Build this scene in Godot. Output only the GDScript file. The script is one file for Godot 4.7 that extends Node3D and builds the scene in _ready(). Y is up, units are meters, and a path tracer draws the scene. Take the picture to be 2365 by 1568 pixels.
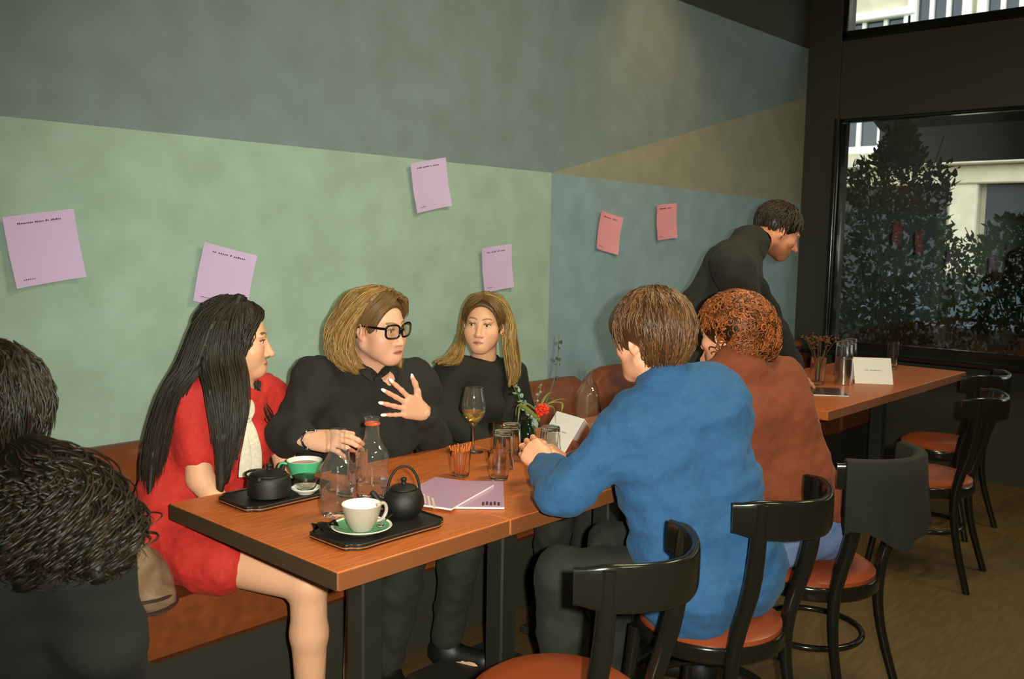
extends Node3D
# A cafe corner: friends round joined tables by a colour-blocked wall, drawn as a flash photograph.

func _ready() -> void:
	setup_view()
	build_room()
	build_outside()
	build_furniture()
	build_tableware()
	build_people()

func setup_view() -> void:
	var cam := Camera3D.new()
	cam.name = "camera"
	cam.fov = 40.144
	cam.near = 0.05
	cam.far = 200.0
	cam.transform = Transform3D(Basis(Vector3(0.67493174, 0.01804977, 0.73765937), Vector3(0.06548867, 0.99429037, -0.08424903), Vector3(-0.73496829, 0.10517068, 0.66989607)), Vector3(0, 1.5, 0))
	var at := CameraAttributesPhysical.new()
	at.frustum_focal_length = 32.842
	at.frustum_focus_distance = 2.95
	at.frustum_near = 0.05
	at.frustum_far = 200.0
	at.exposure_aperture = 7.0
	cam.attributes = at
	add_child(cam)
	cam.make_current()
	var we := WorldEnvironment.new()
	we.name = "surroundings"
	var e := Environment.new()
	e.background_mode = Environment.BG_SKY
	var sky := Sky.new()
	var sm := ProceduralSkyMaterial.new()
	sm.sky_top_color = Color(0.62, 0.67, 0.72)
	sm.sky_horizon_color = Color(0.82, 0.82, 0.78)
	sm.ground_bottom_color = Color(0.12, 0.12, 0.1)
	sm.ground_horizon_color = Color(0.3, 0.29, 0.26)
	sm.sky_energy_multiplier = 2.2
	sm.ground_energy_multiplier = 0.4
	sky.sky_material = sm
	e.sky = sky
	e.tonemap_mode = Environment.TONE_MAPPER_LINEAR
	e.tonemap_exposure = 1.0
	e.sdfgi_enabled = true
	e.ssao_enabled = true
	e.ssil_enabled = true
	we.environment = e
	add_child(we)
	# the camera's own flash, beside the lens
	var fl := SpotLight3D.new()
	fl.name = "camera_flash"
	fl.light_color = Color(0.985, 0.98, 0.9)
	fl.light_energy = 12.0
	fl.light_size = 0.02
	fl.spot_angle = 40.0
	fl.spot_angle_attenuation = 1.0
	fl.spot_range = 30.0
	fl.spot_attenuation = 2.0
	fl.shadow_enabled = true
	add_child(fl)
	fl.transform = Transform3D(Basis(), Vector3(0.06, 1.53, 0.066))
	fl.look_at(Vector3(2.15, 1.1, -2.0))
	# the room's dim ceiling panels, above and behind the frame
	for p in [Vector3(1.2, 3.54, 1.6), Vector3(4.6, 3.54, 0.6), Vector3(2.9, 3.54, -1.2)]:
		var a := AreaLight3D.new()
		a.name = numbered("ceiling_glow")
		a.area_size = Vector2(1.2, 0.3)
		a.light_color = Color(0.98, 0.94, 0.74)
		a.light_energy = 5.0
		a.area_range = 20.0
		a.shadow_enabled = true
		add_child(a)
		a.position = p
		a.rotation_degrees = Vector3(-90, 0, 0)
	# warm track spot that washes the far end of the wall
	var ws := SpotLight3D.new()
	ws.name = "track_spot_beam"
	ws.light_color = Color(1.0, 0.78, 0.54)
	ws.light_energy = 0.85
	ws.light_size = 0.05
	ws.spot_angle = 34.0
	ws.spot_angle_attenuation = 1.0
	ws.spot_range = 15.0
	ws.spot_attenuation = 2.0
	ws.shadow_enabled = true
	add_child(ws)
	ws.position = Vector3(4.35, 3.36, -2.3)
	ws.look_at(Vector3(4.5, 2.2, -3.05))

# ---------- materials ----------
var black_lacquer := mat(Color(0.09, 0.088, 0.07), 0.16)
var black_metal := mat(Color(0.15, 0.15, 0.125), 0.55)
var dark_paint := mat(Color(0.205, 0.2, 0.16), 0.6)
var leather := mat(Color(0.53, 0.275, 0.135), 0.42)
var seat_leather := mat(Color(0.54, 0.25, 0.135), 0.3)
var wood := mat(Color(1, 1, 1), 0.42)
var edge_dark := mat(Color(0.26, 0.19, 0.12), 0.6)
var edge_brown := mat(Color(0.46, 0.26, 0.13), 0.55)
var clear := glass(Color(1, 1, 1), 0.0)
var sheet_glass := thin_glass(0.018)
var paper_white := mat(Color(0.9, 0.88, 0.88), 0.7)
var gold := mat(Color(0.85, 0.62, 0.28), 0.25, 1.0)
var steel := mat(Color(0.8, 0.8, 0.8), 0.18, 1.0)

# sheets on the wall: top left, top right, bottom left corner, colour, label, print, foot note, group
var lilac := Color(0.76, 0.66, 0.83)
var rose := Color(0.84, 0.56, 0.62)
var sheets := [
	[Vector3(1.0405, 1.5436, -3.0450), Vector3(1.2519, 1.5774, -3.0450), Vector3(1.0780, 1.3286, -3.0450), lilac, "lilac paper sheet on the green wall, farthest left and standing alone", [9, 5, 2, 6], [6], "lilac paper sheets on the green wall"],
	[Vector3(1.7017, 1.4787, -3.0450), Vector3(1.9142, 1.4300, -3.0450), Vector3(1.6546, 1.2714, -3.0450), lilac, "lilac paper sheet leaning to the right above the woman in the red dress", [2, 5, 1, 6], [5], "lilac paper sheets on the green wall"],
	[Vector3(2.6614, 1.8207, -3.0450), Vector3(2.8685, 1.8622, -3.0450), Vector3(2.7002, 1.6115, -3.0450), lilac, "lilac sheet highest on the wall, crossing the slate and green line", [4, 5, 1, 5], [4], "lilac paper sheets on the green wall"],
	[Vector3(3.1035, 1.4633, -3.0450), Vector3(3.3083, 1.4874, -3.0450), Vector3(3.1281, 1.2549, -3.0450), lilac, "lilac paper sheet just above the young blonde woman's head", [3, 4, 2, 4], [3], "lilac paper sheets on the green wall"],
	[Vector3(4.0152, 1.6745, -3.0450), Vector3(4.2139, 1.6391, -3.0450), Vector3(3.9788, 1.4712, -3.0450), rose, "pink paper sheet on the blue wall, tilted down to the right", [6, 4], [4], "pink paper sheets on the blue wall"],
	[Vector3(4.5402, 1.7209, -3.0450), Vector3(4.7489, 1.7420, -3.0450), Vector3(4.5615, 1.5177, -3.0450), rose, "pink paper sheet on the blue wall nearest the bending man, almost straight", [5, 4], [3], "pink paper sheets on the blue wall"],
]

# ---------- the room ----------
func wall_face(name_: String, poly: PackedVector2Array, m: Material, parent: Node, z := -3.05) -> void:
	var b := B.new()
	var pts := PackedVector3Array()
	for p in poly:
		pts.append(Vector3(p.x, p.y, z))
	b.face(pts)
	part(name_, b, m, parent)

func plaster(c: Color, sd: int) -> StandardMaterial3D:
	var m := mat(c, 0.85)
	tri_tex(m, noise_tex(sd, 0.012, Color(0.91, 0.91, 0.885), Color(1, 1, 1), 5), Vector3(0.7, 0.7, 0.7), noise_tex(sd + 1, 0.05, Color(0, 0, 0), Color(1, 1, 1), 4), 0.12)
	return m

func build_room() -> void:
	tri_tex(wood, noise_tex(11, 0.02, Color(0.66, 0.33, 0.15), Color(0.82, 0.45, 0.21), 5), Vector3(0.8, 2.0, 9.0))
	tri_tex(leather, noise_tex(21, 0.02, Color(0.82, 0.82, 0.8), Color(1, 1, 1), 4), Vector3(1.4, 1.4, 1.4), noise_tex(22, 0.2, Color(0, 0, 0), Color(1, 1, 1), 3), 0.05)
	tri_tex(seat_leather, null, Vector3(4, 4, 4), noise_tex(23, 0.15, Color(0, 0, 0), Color(1, 1, 1), 3), 0.04)
	var fl := mat(Color(1, 1, 1), 0.5)
	tri_tex(fl, noise_tex(31, 0.02, Color(0.30, 0.235, 0.14), Color(0.39, 0.30, 0.18), 4), Vector3(0.5, 0.5, 4.0))
	var b := B.new()
	b.box(Vector3(2.2, -0.1, 0.4), Vector3(8.8, 0.2, 7.2), 0.0)
	struct("floor", b, fl, "brown wooden cafe floor under the tables and chairs")
	b = B.new()
	b.box(Vector3(2.2, 3.7, 0.4), Vector3(8.8, 0.2, 7.2), 0.0)
	struct("ceiling", b, dark_paint, "dark painted ceiling high above the tables")
	# back wall with its painted fields
	b = B.new()
	b.box(Vector3(2.2, 1.75, -3.16), Vector3(8.8, 3.9, 0.2), 0.0)
	var w := struct("wall_back", b, plaster(Color(0.5, 0.53, 0.5), 41), "long plastered back wall painted in fields of green, slate and blue")
	var x0 := -2.2
	var x1 := 6.5
	wall_face("green_field", [Vector2(x0, 0), Vector2(3.62, 0), Vector2(3.62, 1.845), Vector2(x0, 1.845)], plaster(Color(0.585, 0.68, 0.64), 43), w)
	wall_face("slate_field", [Vector2(x0, 1.845), Vector2(3.62, 1.845), Vector2(x1, 2.58), Vector2(x1, 2.9), Vector2(4.7, 2.9), Vector2(4.7, 3.6), Vector2(x0, 3.6)], plaster(Color(0.455, 0.515, 0.54), 45), w)
	wall_face("blue_field", [Vector2(3.62, 0), Vector2(x1, 0), Vector2(x1, 1.81), Vector2(3.62, 1.845)], plaster(Color(0.50, 0.60, 0.66), 47), w)
	wall_face("tan_field", [Vector2(3.62, 1.845), Vector2(x1, 1.81), Vector2(x1, 2.58)], plaster(Color(0.55, 0.55, 0.50), 49), w)
	wall_face("dark_band", [Vector2(4.7, 2.9), Vector2(x1, 2.9), Vector2(x1, 3.6), Vector2(4.7, 3.6)], plaster(Color(0.22, 0.22, 0.18), 53), w)
	b = B.new()
	b.box(Vector3(-2.1, 1.75, 0.4), Vector3(0.2, 3.7, 7.2), 0.0)
	struct("wall_left", b, plaster(Color(0.4, 0.42, 0.4), 55), "plain side wall behind the photographer's left")
	b = B.new()
	b.box(Vector3(2.2, 1.75, 3.9), Vector3(8.8, 3.7, 0.2), 0.0)
	struct("wall_front", b, plaster(Color(0.35, 0.33, 0.3), 57), "plain wall behind the photographer")
	# window wall at the far right: sill wall, dark band, end post and far pier
	b = B.new()
	b.box(Vector3(6.55, 0.37, -0.8), Vector3(0.2, 0.82, 4.6), 0.003)
	b.box(Vector3(6.55, 2.66, -0.8), Vector3(0.2, 0.54, 4.6), 0.003)
	b.box(Vector3(6.55, 3.58, -0.8), Vector3(0.2, 0.14, 4.6), 0.003)
	b.box(Vector3(6.54, 1.75, -2.935), Vector3(0.22, 3.7, 0.25), 0.003)
	b.box(Vector3(6.54, 1.75, 2.6), Vector3(0.22, 3.7, 2.6), 0.003)
	struct("wall_right", b, dark_paint, "dark painted window wall at the far end of the cafe")
	# window frames
	for k in 2:
		var y0: float = [0.78, 2.93][k]
		var y1: float = [2.39, 3.51][k]
		var win := Node3D.new()
		win.name = "window_%d" % (k + 1)
		add_child(win)
		win.position = Vector3(6.47, y0, -0.8)
		tag(win, ["tall lower shop window beside the far table", "upper transom window above the dark band"][k], "", "", "structure")
		var f := B.new()
		for z in [-2.8, -0.95, 1.27]:
			f.box(Vector3(6.47, (y0 + y1) * 0.5, z), Vector3(0.07, y1 - y0, 0.055), 0.006)
		f.box(Vector3(6.47, y0 + 0.03, -0.8), Vector3(0.07, 0.06, 4.1), 0.006)
		f.box(Vector3(6.47, y1 - 0.012, -0.8), Vector3(0.07, 0.024, 4.1), 0.006)
		wpart("frame", f, black_lacquer, win)
		var g := B.new()
		g.box(Vector3(6.475, (y0 + y1) * 0.5, -1.87), Vector3(0.006, y1 - y0 - 0.04, 1.82), 0.0)
		g.box(Vector3(6.475, (y0 + y1) * 0.5, 0.16), Vector3(0.006, y1 - y0 - 0.04, 2.18), 0.0)
		var gm := mat(Color(0.1, 0.1, 0.1, 0.0), 0.02)
		gm.transparency = BaseMaterial3D.TRANSPARENCY_ALPHA
		wpart("pane", g, gm, win)
	b = B.new()
	b.box(Vector3(6.36, 0.775, -0.8), Vector3(0.3, 0.035, 4.5), 0.008)
	struct("trim_1", b, black_lacquer, "glossy black window ledge below the shop window")
	# upright tube beside the window that catches the flash
	b = B.new()
	b.tube(PackedVector3Array([Vector3(6.4, 0.8, -2.795), Vector3(6.4, 2.39, -2.795)]), [0.022], 16)
	part("window_pole", b, black_lacquer, self)
	tag(get_node("window_pole"), "glossy black upright pole at the left edge of the shop window", "pole")
	# ceiling lamps
	for p in [Vector3(1.2, 3.56, 1.6), Vector3(4.6, 3.56, 0.6), Vector3(2.9, 3.56, -1.2)]:
		var lamp := thing("ceiling_lamp", ["long ceiling lamp behind the photographer", "long ceiling lamp over the aisle by the window wall", "long ceiling lamp over the joined tables"][used.get("ceiling_lamp", -1) + 1], "lamp", p)
		var q := B.new()
		q.box(p + Vector3(0, 0.02, 0), Vector3(1.26, 0.04, 0.36), 0.004)
		wpart("housing", q, black_metal, lamp)
		var d := B.new()
		d.box(p + Vector3(0, -0.005, 0), Vector3(1.2, 0.01, 0.3), 0.002)
		var em := mat(Color(0.8, 0.78, 0.7), 0.5)
		em.emission_enabled = true
		em.emission = Color(1.0, 0.88, 0.7)
		em.emission_energy_multiplier = 0.6
		wpart("diffuser", d, em, lamp)
	var ts := thing("track_spot", "small black ceiling spot aimed at the back wall", "lamp", Vector3(4.33, 3.45, -2.27))
	b = B.new()
	b.tube(PackedVector3Array([Vector3(4.33, 3.6, -2.27), Vector3(4.33, 3.46, -2.27)]), [0.012], 8)
	wpart("stem", b, black_metal, ts)
	b = B.new()
	b.tube(PackedVector3Array([Vector3(4.32, 3.5, -2.22), Vector3(4.345, 3.39, -2.285)]), [0.04, 0.05], 16)
	wpart("head", b, black_metal, ts)
	# lavender and pink paper sheets
	for s in sheets:
		build_sheet(s)

func build_sheet(s: Array) -> void:
	# s: three corners on the wall (top left, top right, bottom left), colour, label, heading, foot note
	var tl: Vector3 = s[0]
	var ux := ((s[1] as Vector3) - tl)
	var uy := (tl - (s[2] as Vector3))
	var wd := ux.length()
	var ht := uy.length()
	ux = ux.normalized()
	uy = (uy - ux * uy.dot(ux)).normalized()
	var mid := tl + ux * wd * 0.5 - uy * ht * 0.5
	var o := thing("paper_sheet", s[4], "paper", mid + Vector3(0, 0, 0.004), 0.0, s[7])
	var b := B.new()
	var rows := []
	for i in 7:
		var r := PackedVector3Array()
		for j in 7:
			var u := j / 6.0 - 0.5
			var w := i / 6.0 - 0.5
			r.append(ux * u * wd + uy * w * ht + Vector3(0, 0, 0.001 + 0.012 * pow(absf(u * 2.0), 3.0) * (0.4 + absf(w))))
		rows.append(r)
	b.grid(rows)
	var m := mat(s[3], 0.8)
	m.cull_mode = BaseMaterial3D.CULL_DISABLED
	part("sheet", b, m, o)
	ink(o, "heading", ux, uy, uy * ht * 0.385 + Vector3(0, 0, 0.004), s[5], wd * 0.62, wd * 0.026)
	ink(o, "footnote", ux, uy, -ux * wd * 0.3 - uy * ht * 0.4 + Vector3(0, 0, 0.008), s[6], wd * 0.17, wd * 0.014)

# a line of print too small to read in the photograph: word after word of letter-sized strokes
func ink(o: Node3D, called: String, ux: Vector3, uy: Vector3, at: Vector3, words: Array, wd: float, ht: float) -> void:
	var b := B.new()
	var total := -1.0
	for n in words:
		total += n + 1.0
	var step := wd / maxf(total, 1.0)
	var x := -wd * 0.5
	var rng := RandomNumberGenerator.new()
	rng.seed = int(wd * 1e5) + words.size() * 7 + int(words[0])
	var bs := Basis(ux, uy, ux.cross(uy))
	for n in words:
		for k in int(n):
			var h := ht * (1.0 if rng.randf() < 0.3 else 0.66)
			b.box(at + ux * (x + step * 0.5) + uy * (h - ht) * 0.5, Vector3(step * 0.6, h, 0.0006), 0.0, bs)
			x += step
		x += step
	part(called, b, mat(Color(0.22, 0.14, 0.26), 0.8), o)

# ---------- outside the window ----------
func build_outside() -> void:
	var b := B.new()
	b.box(Vector3(17, -0.3, -4), Vector3(20, 0.2, 40), 0.0)
	struct("ground", b, mat(Color(0.3, 0.3, 0.29), 0.9), "grey street and pavement outside the window")
	# pale facade across the street
	var cream := mat(Color(0.86, 0.82, 0.68), 0.8)
	tri_tex(cream, noise_tex(61, 0.02, Color(0.9, 0.9, 0.88), Color(1, 1, 1), 4), Vector3(0.3, 0.3, 0.3))
	var white := mat(Color(0.93, 0.92, 0.84), 0.6)
	var pane := mat(Color(0.22, 0.26, 0.27), 0.1)
	var shop := mat(Color(0.1, 0.1, 0.09), 0.5)
	var X := 16.0
	var f := thing("building", "pale cream town building across the street with white window frames", "building", Vector3(X, -0.2, -6))
	var wl := B.new()
	wl.box(Vector3(X + 2.0, 5.2, -6), Vector3(4.0, 11.0, 26), 0.01)
	wpart("wall", wl, cream, f)
	var co := B.new()
	co.box(Vector3(X - 0.2, 2.95, -6), Vector3(0.5, 0.26, 26), 0.02)
	co.box(Vector3(X - 0.1, 2.68, -6), Vector3(0.3, 0.3, 26), 0.02)
	wpart("cornice", co, cream, f)
	for i in 6:
		var zc := -13.0 + i * 2.35
		var sf := B.new()
		sf.box(Vector3(X - 0.03, 1.15, zc), Vector3(0.1, 2.75, 1.75), 0.01)
		wpart("shopfront", sf, shop, f)
		var pl := B.new()
		pl.box(Vector3(X - 0.08, 1.2, zc + 1.175), Vector3(0.25, 2.7, 0.42), 0.02)
		wpart("pilaster", pl, cream, f)
	# windows: centre along the street, sill, head, half width
	for wn in [[-6.4, 3.2, 5.3, 0.5], [-5.36, 5.05, 7.0, 0.36], [-4.3, 5.08, 7.0, 0.36], [-8.6, 3.2, 5.3, 0.5], [-10.8, 3.2, 5.3, 0.5], [-3.2, 3.2, 5.3, 0.5], [-1.0, 3.2, 5.3, 0.5], [-7.5, 5.9, 7.6, 0.4], [-9.7, 5.9, 7.6, 0.4], [-2.1, 5.9, 7.6, 0.4], [1.2, 3.2, 5.3, 0.5]]:
		var zc: float = wn[0]
		var y0: float = wn[1]
		var y1: float = wn[2]
		var hw: float = wn[3]
		var yc := (y0 + y1) * 0.5
		var fr := B.new()
		fr.box(Vector3(X - 0.06, y1 + 0.06, zc), Vector3(0.24, 0.14, hw * 2.0 + 0.36), 0.02)
		fr.box(Vector3(X - 0.1, y0 - 0.06, zc), Vector3(0.3, 0.12, hw * 2.0 + 0.4), 0.02)
		for sg in [-1, 1]:
			fr.box(Vector3(X - 0.05, yc, zc + sg * (hw + 0.06)), Vector3(0.2, y1 - y0, 0.14), 0.02)
			fr.box(Vector3(X - 0.03, yc, zc + sg * hw * 0.36), Vector3(0.12, y1 - y0, 0.07), 0.01)
		fr.box(Vector3(X - 0.03, y0 + (y1 - y0) * 0.3, zc), Vector3(0.12, 0.09, hw * 2.0), 0.01)
		var fo := wpart("window", fr, white, f)
		var pn := B.new()
		pn.box(Vector3(X - 0.005, yc, zc) - f.position, Vector3(0.03, y1 - y0, hw * 2.0), 0.0)
		part("pane", pn, pane, fo)
	# dark awning over the window, outside
	var aw := thing("awning", "dark fabric awning hanging outside above the shop window", "awning", Vector3(6.7, 2.95, -0.5))
	b = B.new()
	var z0 := -3.12
	var z1 := 1.5
	b.box(Vector3(7.35, 2.74, (z0 + z1) * 0.5), Vector3(1.42, 0.03, z1 - z0), 0.003, Basis(Vector3(0, 0, 1), -0.35))
	wpart("canopy", b, dark_paint, aw)
	b = B.new()
	b.box(Vector3(8.0, 2.36, (z0 + z1) * 0.5), Vector3(0.02, 0.32, z1 - z0), 0.003)
	wpart("valance", b, dark_paint, aw)
	# shrubs in a planter
	shrub("potted_shrub", "tall dark leafy shrub in a planter outside the window", Vector3(7.45, 0.0, -2.75), 0.52, 2.42, 5200, 5, 0.0)
	shrub("potted_shrub", "lower dark bushy shrub outside the window beside the tall one", Vector3(7.7, 0.0, -1.85), 0.62, 1.72, 3600, 6, 1.0)
	build_car()

func shrub(called: String, label: String, at: Vector3, rad: float, top: float, n: int, sd: int, fat: float) -> void:
	var o := thing(called, label, "shrub", at)
	var rng := RandomNumberGenerator.new()
	rng.seed = sd
	var b := B.new()
	b.slab(PackedVector2Array([Vector2(-0.24, -0.35), Vector2(0.24, -0.35), Vector2(0.24, 0.35), Vector2(-0.24, 0.35)]), -0.2, 0.55, Transform3D(), 0.01)
	part("planter", b, black_metal, o)
	b = B.new()
	for i in 12:
		var a := rng.randf() * TAU
		var e := Vector3(cos(a) * rad * 0.7, top * rng.randf_range(0.55, 0.98), sin(a) * rad * 0.7)
		b.tube(spline([Vector3(cos(a) * 0.06, 0.5, sin(a) * 0.06), Vector3(e.x * 0.3, e.y * 0.6, e.z * 0.3), e], 8), [0.012, 0.009, 0.007, 0.004], 5)
	part("stem", b, mat(Color(0.16, 0.12, 0.08), 0.9), o)
	var lf := B.new()
	var leafp := PackedVector3Array([Vector3(0, 0, 0), Vector3(0.016, 0.018, 0.004), Vector3(0.012, 0.045, -0.002), Vector3(0, 0.06, -0.008), Vector3(-0.012, 0.045, -0.002), Vector3(-0.016, 0.018, 0.004)])
	lf.face(leafp)
	var mm := MultiMesh.new()
	mm.transform_format = MultiMesh.TRANSFORM_3D
	mm.mesh = lf.mesh()
	mm.instance_count = n
	for i in n:
		var u := rng.randf()
		var y := 0.45 + (top - 0.45) * u
		var rr := rad * (0.35 + 0.65 * sin(PI * clampf(0.12 + u * 0.86, 0, 1)) + 0.12 * sin(u * 17.0))
		if u > 0.85 and fat == 0.0:
			rr *= 0.55
		var a := rng.randf() * TAU
		var r := rr * sqrt(rng.randf())
		var bs := Basis.from_euler(Vector3(rng.randf_range(-1.3, 1.3), rng.randf() * TAU, rng.randf_range(-1.0, 1.0))).scaled(Vector3.ONE * rng.randf_range(0.6, 1.35))
		mm.set_instance_transform(i, Transform3D(bs, Vector3(cos(a) * r, y + rng.randf_range(-0.05, 0.05), sin(a) * r)))
	var mi := MultiMeshInstance3D.new()
	mi.name = "foliage"
	mi.multimesh = mm
	var lm := mat(Color(0.10, 0.125, 0.06), 0.85)
	lm.metallic_specular = 0.2
	lm.cull_mode = BaseMaterial3D.CULL_DISABLED
	lm.backlight_enabled = true
	lm.backlight = Color(0.05, 0.08, 0.03)
	mi.material_override = lm
	mi.set_meta("kind", "stuff")
	o.add_child(mi, true)

func build_car() -> void:
	var o := thing("car", "dark parked car seen through the lower shop window", "car", Vector3(10.6, -0.2, -2.6))
	var paint := mat(Color(0.09, 0.1, 0.1), 0.2)
	var b := B.new()
	# side outline in z (length) and y, swept across x
	var body := PackedVector2Array([Vector2(-2.1, 0.3), Vector2(2.1, 0.3), Vector2(2.15, 0.62), Vector2(2.05, 0.86), Vector2(1.2, 0.98), Vector2(-1.55, 1.0), Vector2(-2.1, 0.9), Vector2(-2.15, 0.6)])
	var side := Transform3D(Basis(Vector3(0, 0, 1), Vector3(1, 0, 0), Vector3(0, 1, 0)), Vector3.ZERO)
	b.slab(body, -0.85, 0.85, side, 0.06)
	part("body", b, paint, o)
	b = B.new()
	b.slab(PackedVector2Array([Vector2(-1.75, 0.97), Vector2(1.0, 0.97), Vector2(0.3, 1.42), Vector2(-1.2, 1.46)]), -0.74, 0.74, side, 0.05)
	part("cabin", b, paint, o)
	b = B.new()
	for zz in [[-1.45, -0.55, -1.12, -0.55], [-0.45, 0.72, -0.45, 0.25]]:
		b.slab(PackedVector2Array([Vector2(zz[0], 1.02), Vector2(zz[1], 1.02), Vector2(zz[3], 1.36), Vector2(zz[2], 1.37)]), -0.755, 0.755, side, 0.004)
	part("side_window", b, mat(Color(0.35, 0.4, 0.4), 0.08), o)
	for z in [-1.35, 1.35]:
		for x in [-0.78, 0.78]:
			b = B.new()
			b.lathe(Vector3(x, 0.32, z), [Vector2(0.0, -0.1), Vector2(0.2, -0.1), Vector2(0.3, -0.09), Vector2(0.32, -0.05), Vector2(0.32, 0.05), Vector2(0.3, 0.09), Vector2(0.2, 0.1), Vector2(0.0, 0.1)], 24, Basis(Vector3(0, 1, 0), Vector3(1, 0, 0), Vector3(0, 0, 1)))
			part("wheel", b, mat(Color(0.06, 0.06, 0.06), 0.8), o)

# ---------- furniture ----------
func build_furniture() -> void:
	# leather bench in two lengths along the wall
	bench(-0.4, 3.86, 0.81, "tan leather wall bench behind the joined tables, with three women on it")
	bench(3.9, 6.4, 0.835, "tan leather wall bench behind the far table, next to the window")
	# joined tables
	var lab := ["wooden cafe table nearest the camera, with the two trays", "second wooden table in the joined row, with booklets and tumblers", "third wooden table in the joined row, with the tent card", "last wooden table in the joined row, in front of the standing man"]
	for k in 4:
		cafe_table(1.24 + k * 0.575, 0.572, -2.42, -1.648, lab[k], "joined wooden cafe tables", k == 0)
	cafe_table(4.09, 2.0, -2.5, -1.757, "separate wooden table at the window end with a silver cup and tent card", "", false)
	# chairs
	var ch := make_chair()
	ch.position = Vector3(1.60, 0, -1.30)
	ch.rotation.y = 0.1
	ch.set_meta("label", "empty black rail-back chair nearest the camera, left of the man in blue")
	copy(ch, Vector3(2.27, 0, -1.29), 0.0, "black rail-back chair the man in the blue sweater sits on")
	copy(ch, Vector3(2.89, 0, -1.27), -0.06, "black rail-back chair under the person in the rust jacket")
	draped_coat()
	copy(ch, Vector3(4.42, 0, -1.42), 0.1, "black rail-back chair at the near side of the separate window table")
	copy(ch, Vector3(5.25, 0, -1.62), -0.1, "black rail-back chair pushed under the window table at its far end")
	copy(ch, Vector3(0.4, 0, -1.95), -2.0, "black rail-back chair under the curly-haired person at the left edge")

func draped_coat() -> void:
	# a dark coat hung over the rail of the third chair
	var o := thing("coat", "dark coat hung over the back of the chair under the person in rust", "coat", Vector3(2.89, 0, -1.27), -0.06)
	var b := B.new()
	var rows := []
	for i in 29:
		var t := float(i) / 28.0 * 1.84 - 0.92
		var a := t * 1.02
		var nr := Vector3(sin(a), 0, cos(a) * 1.1).normalized()
		var base := Vector3(sin(a) * 0.245, 0, 0.315 - (1.0 - cos(a)) * 0.30)
		var ring := PackedVector3Array()
		var fold := 0.006 * sin(t * 17.0) + 0.004 * sin(t * 31.0)
		var low := 0.63 + 0.03 * sin(t * 6.0)
		for q in [[-0.022, 0.70], [-0.024, 0.80], [-0.02, 0.868], [0.0, 0.876], [0.022, 0.868], [0.028, 0.80], [0.03 + fold, 0.72], [0.034 + fold * 1.6, low], [0.026 + fold * 1.6, low], [0.018, 0.80], [0.014, 0.864], [-0.012, 0.864], [-0.016, 0.80], [-0.016, 0.70]]:
			ring.append(base + nr * q[0] + Vector3(0, q[1], 0))
		rows.append(ring)
	var from := b.mark()
	b.grid(rows, true)
	b.fan(rows[0], true)
	b.fan(rows[28], false)
	b.close(from)
	part("cloth", b, cloth(Color(0.1, 0.1, 0.085), 0.9, 0.0), o)

func bench(xa: float, xb: float, top: float, label: String) -> void:
	var o := thing("bench", label, "bench", Vector3((xa + xb) * 0.5, 0, -2.7))
	var n := int((xb - xa) / 0.62)
	var b := B.new()
	b.box(Vector3((xa + xb) * 0.5, 0.15, -2.72), Vector3(xb - xa, 0.3, 0.55), 0.004)
	wpart("plinth", b, dark_paint, o)
	var wd := (xb - xa) / n
	for k in n:
		b = B.new()
		b.box(Vector3(xa + wd * (k + 0.5), 0.385, -2.66), Vector3(wd - 0.004, 0.17, 0.54), 0.025)
		wpart("seat_cushion", b, leather, o)
	# padded back, rounded along the top and at its ends
	b = B.new()
	var rows := []
	var m := 40
	for i in m + 1:
		var x := xa + (xb - xa) * i / m
		var e := minf(i, m - i) * (xb - xa) / m
		var drop := 0.06 * pow(maxf(0.0, 1.0 - e / 0.12), 2.0)
		var r := PackedVector3Array()
		for q in [[-3.045, 0.45], [-2.9, 0.45], [-2.905, 0.6], [-2.93, top - 0.05], [-2.945, top - 0.015], [-2.975, top], [-3.02, top - 0.004], [-3.045, top - 0.02]]:
			r.append(Vector3(x, q[1] - (drop if q[1] > 0.6 else 0.0), q[0]))
		rows.append(r)
	var from := b.mark()
	b.grid(rows, true)
	b.fan(rows[0], true)
	b.fan(rows[m], false)
	b.close(from)
	wpart("back_pad", b, leather, o)
	for k in range(1, n):
		b = B.new()
		b.tube(PackedVector3Array([Vector3(xa + wd * k, 0.47, -2.902), Vector3(xa + wd * k, top - 0.06, -2.93)]), [0.004], 6)
		wpart("seam", b, leather, o)

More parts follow.
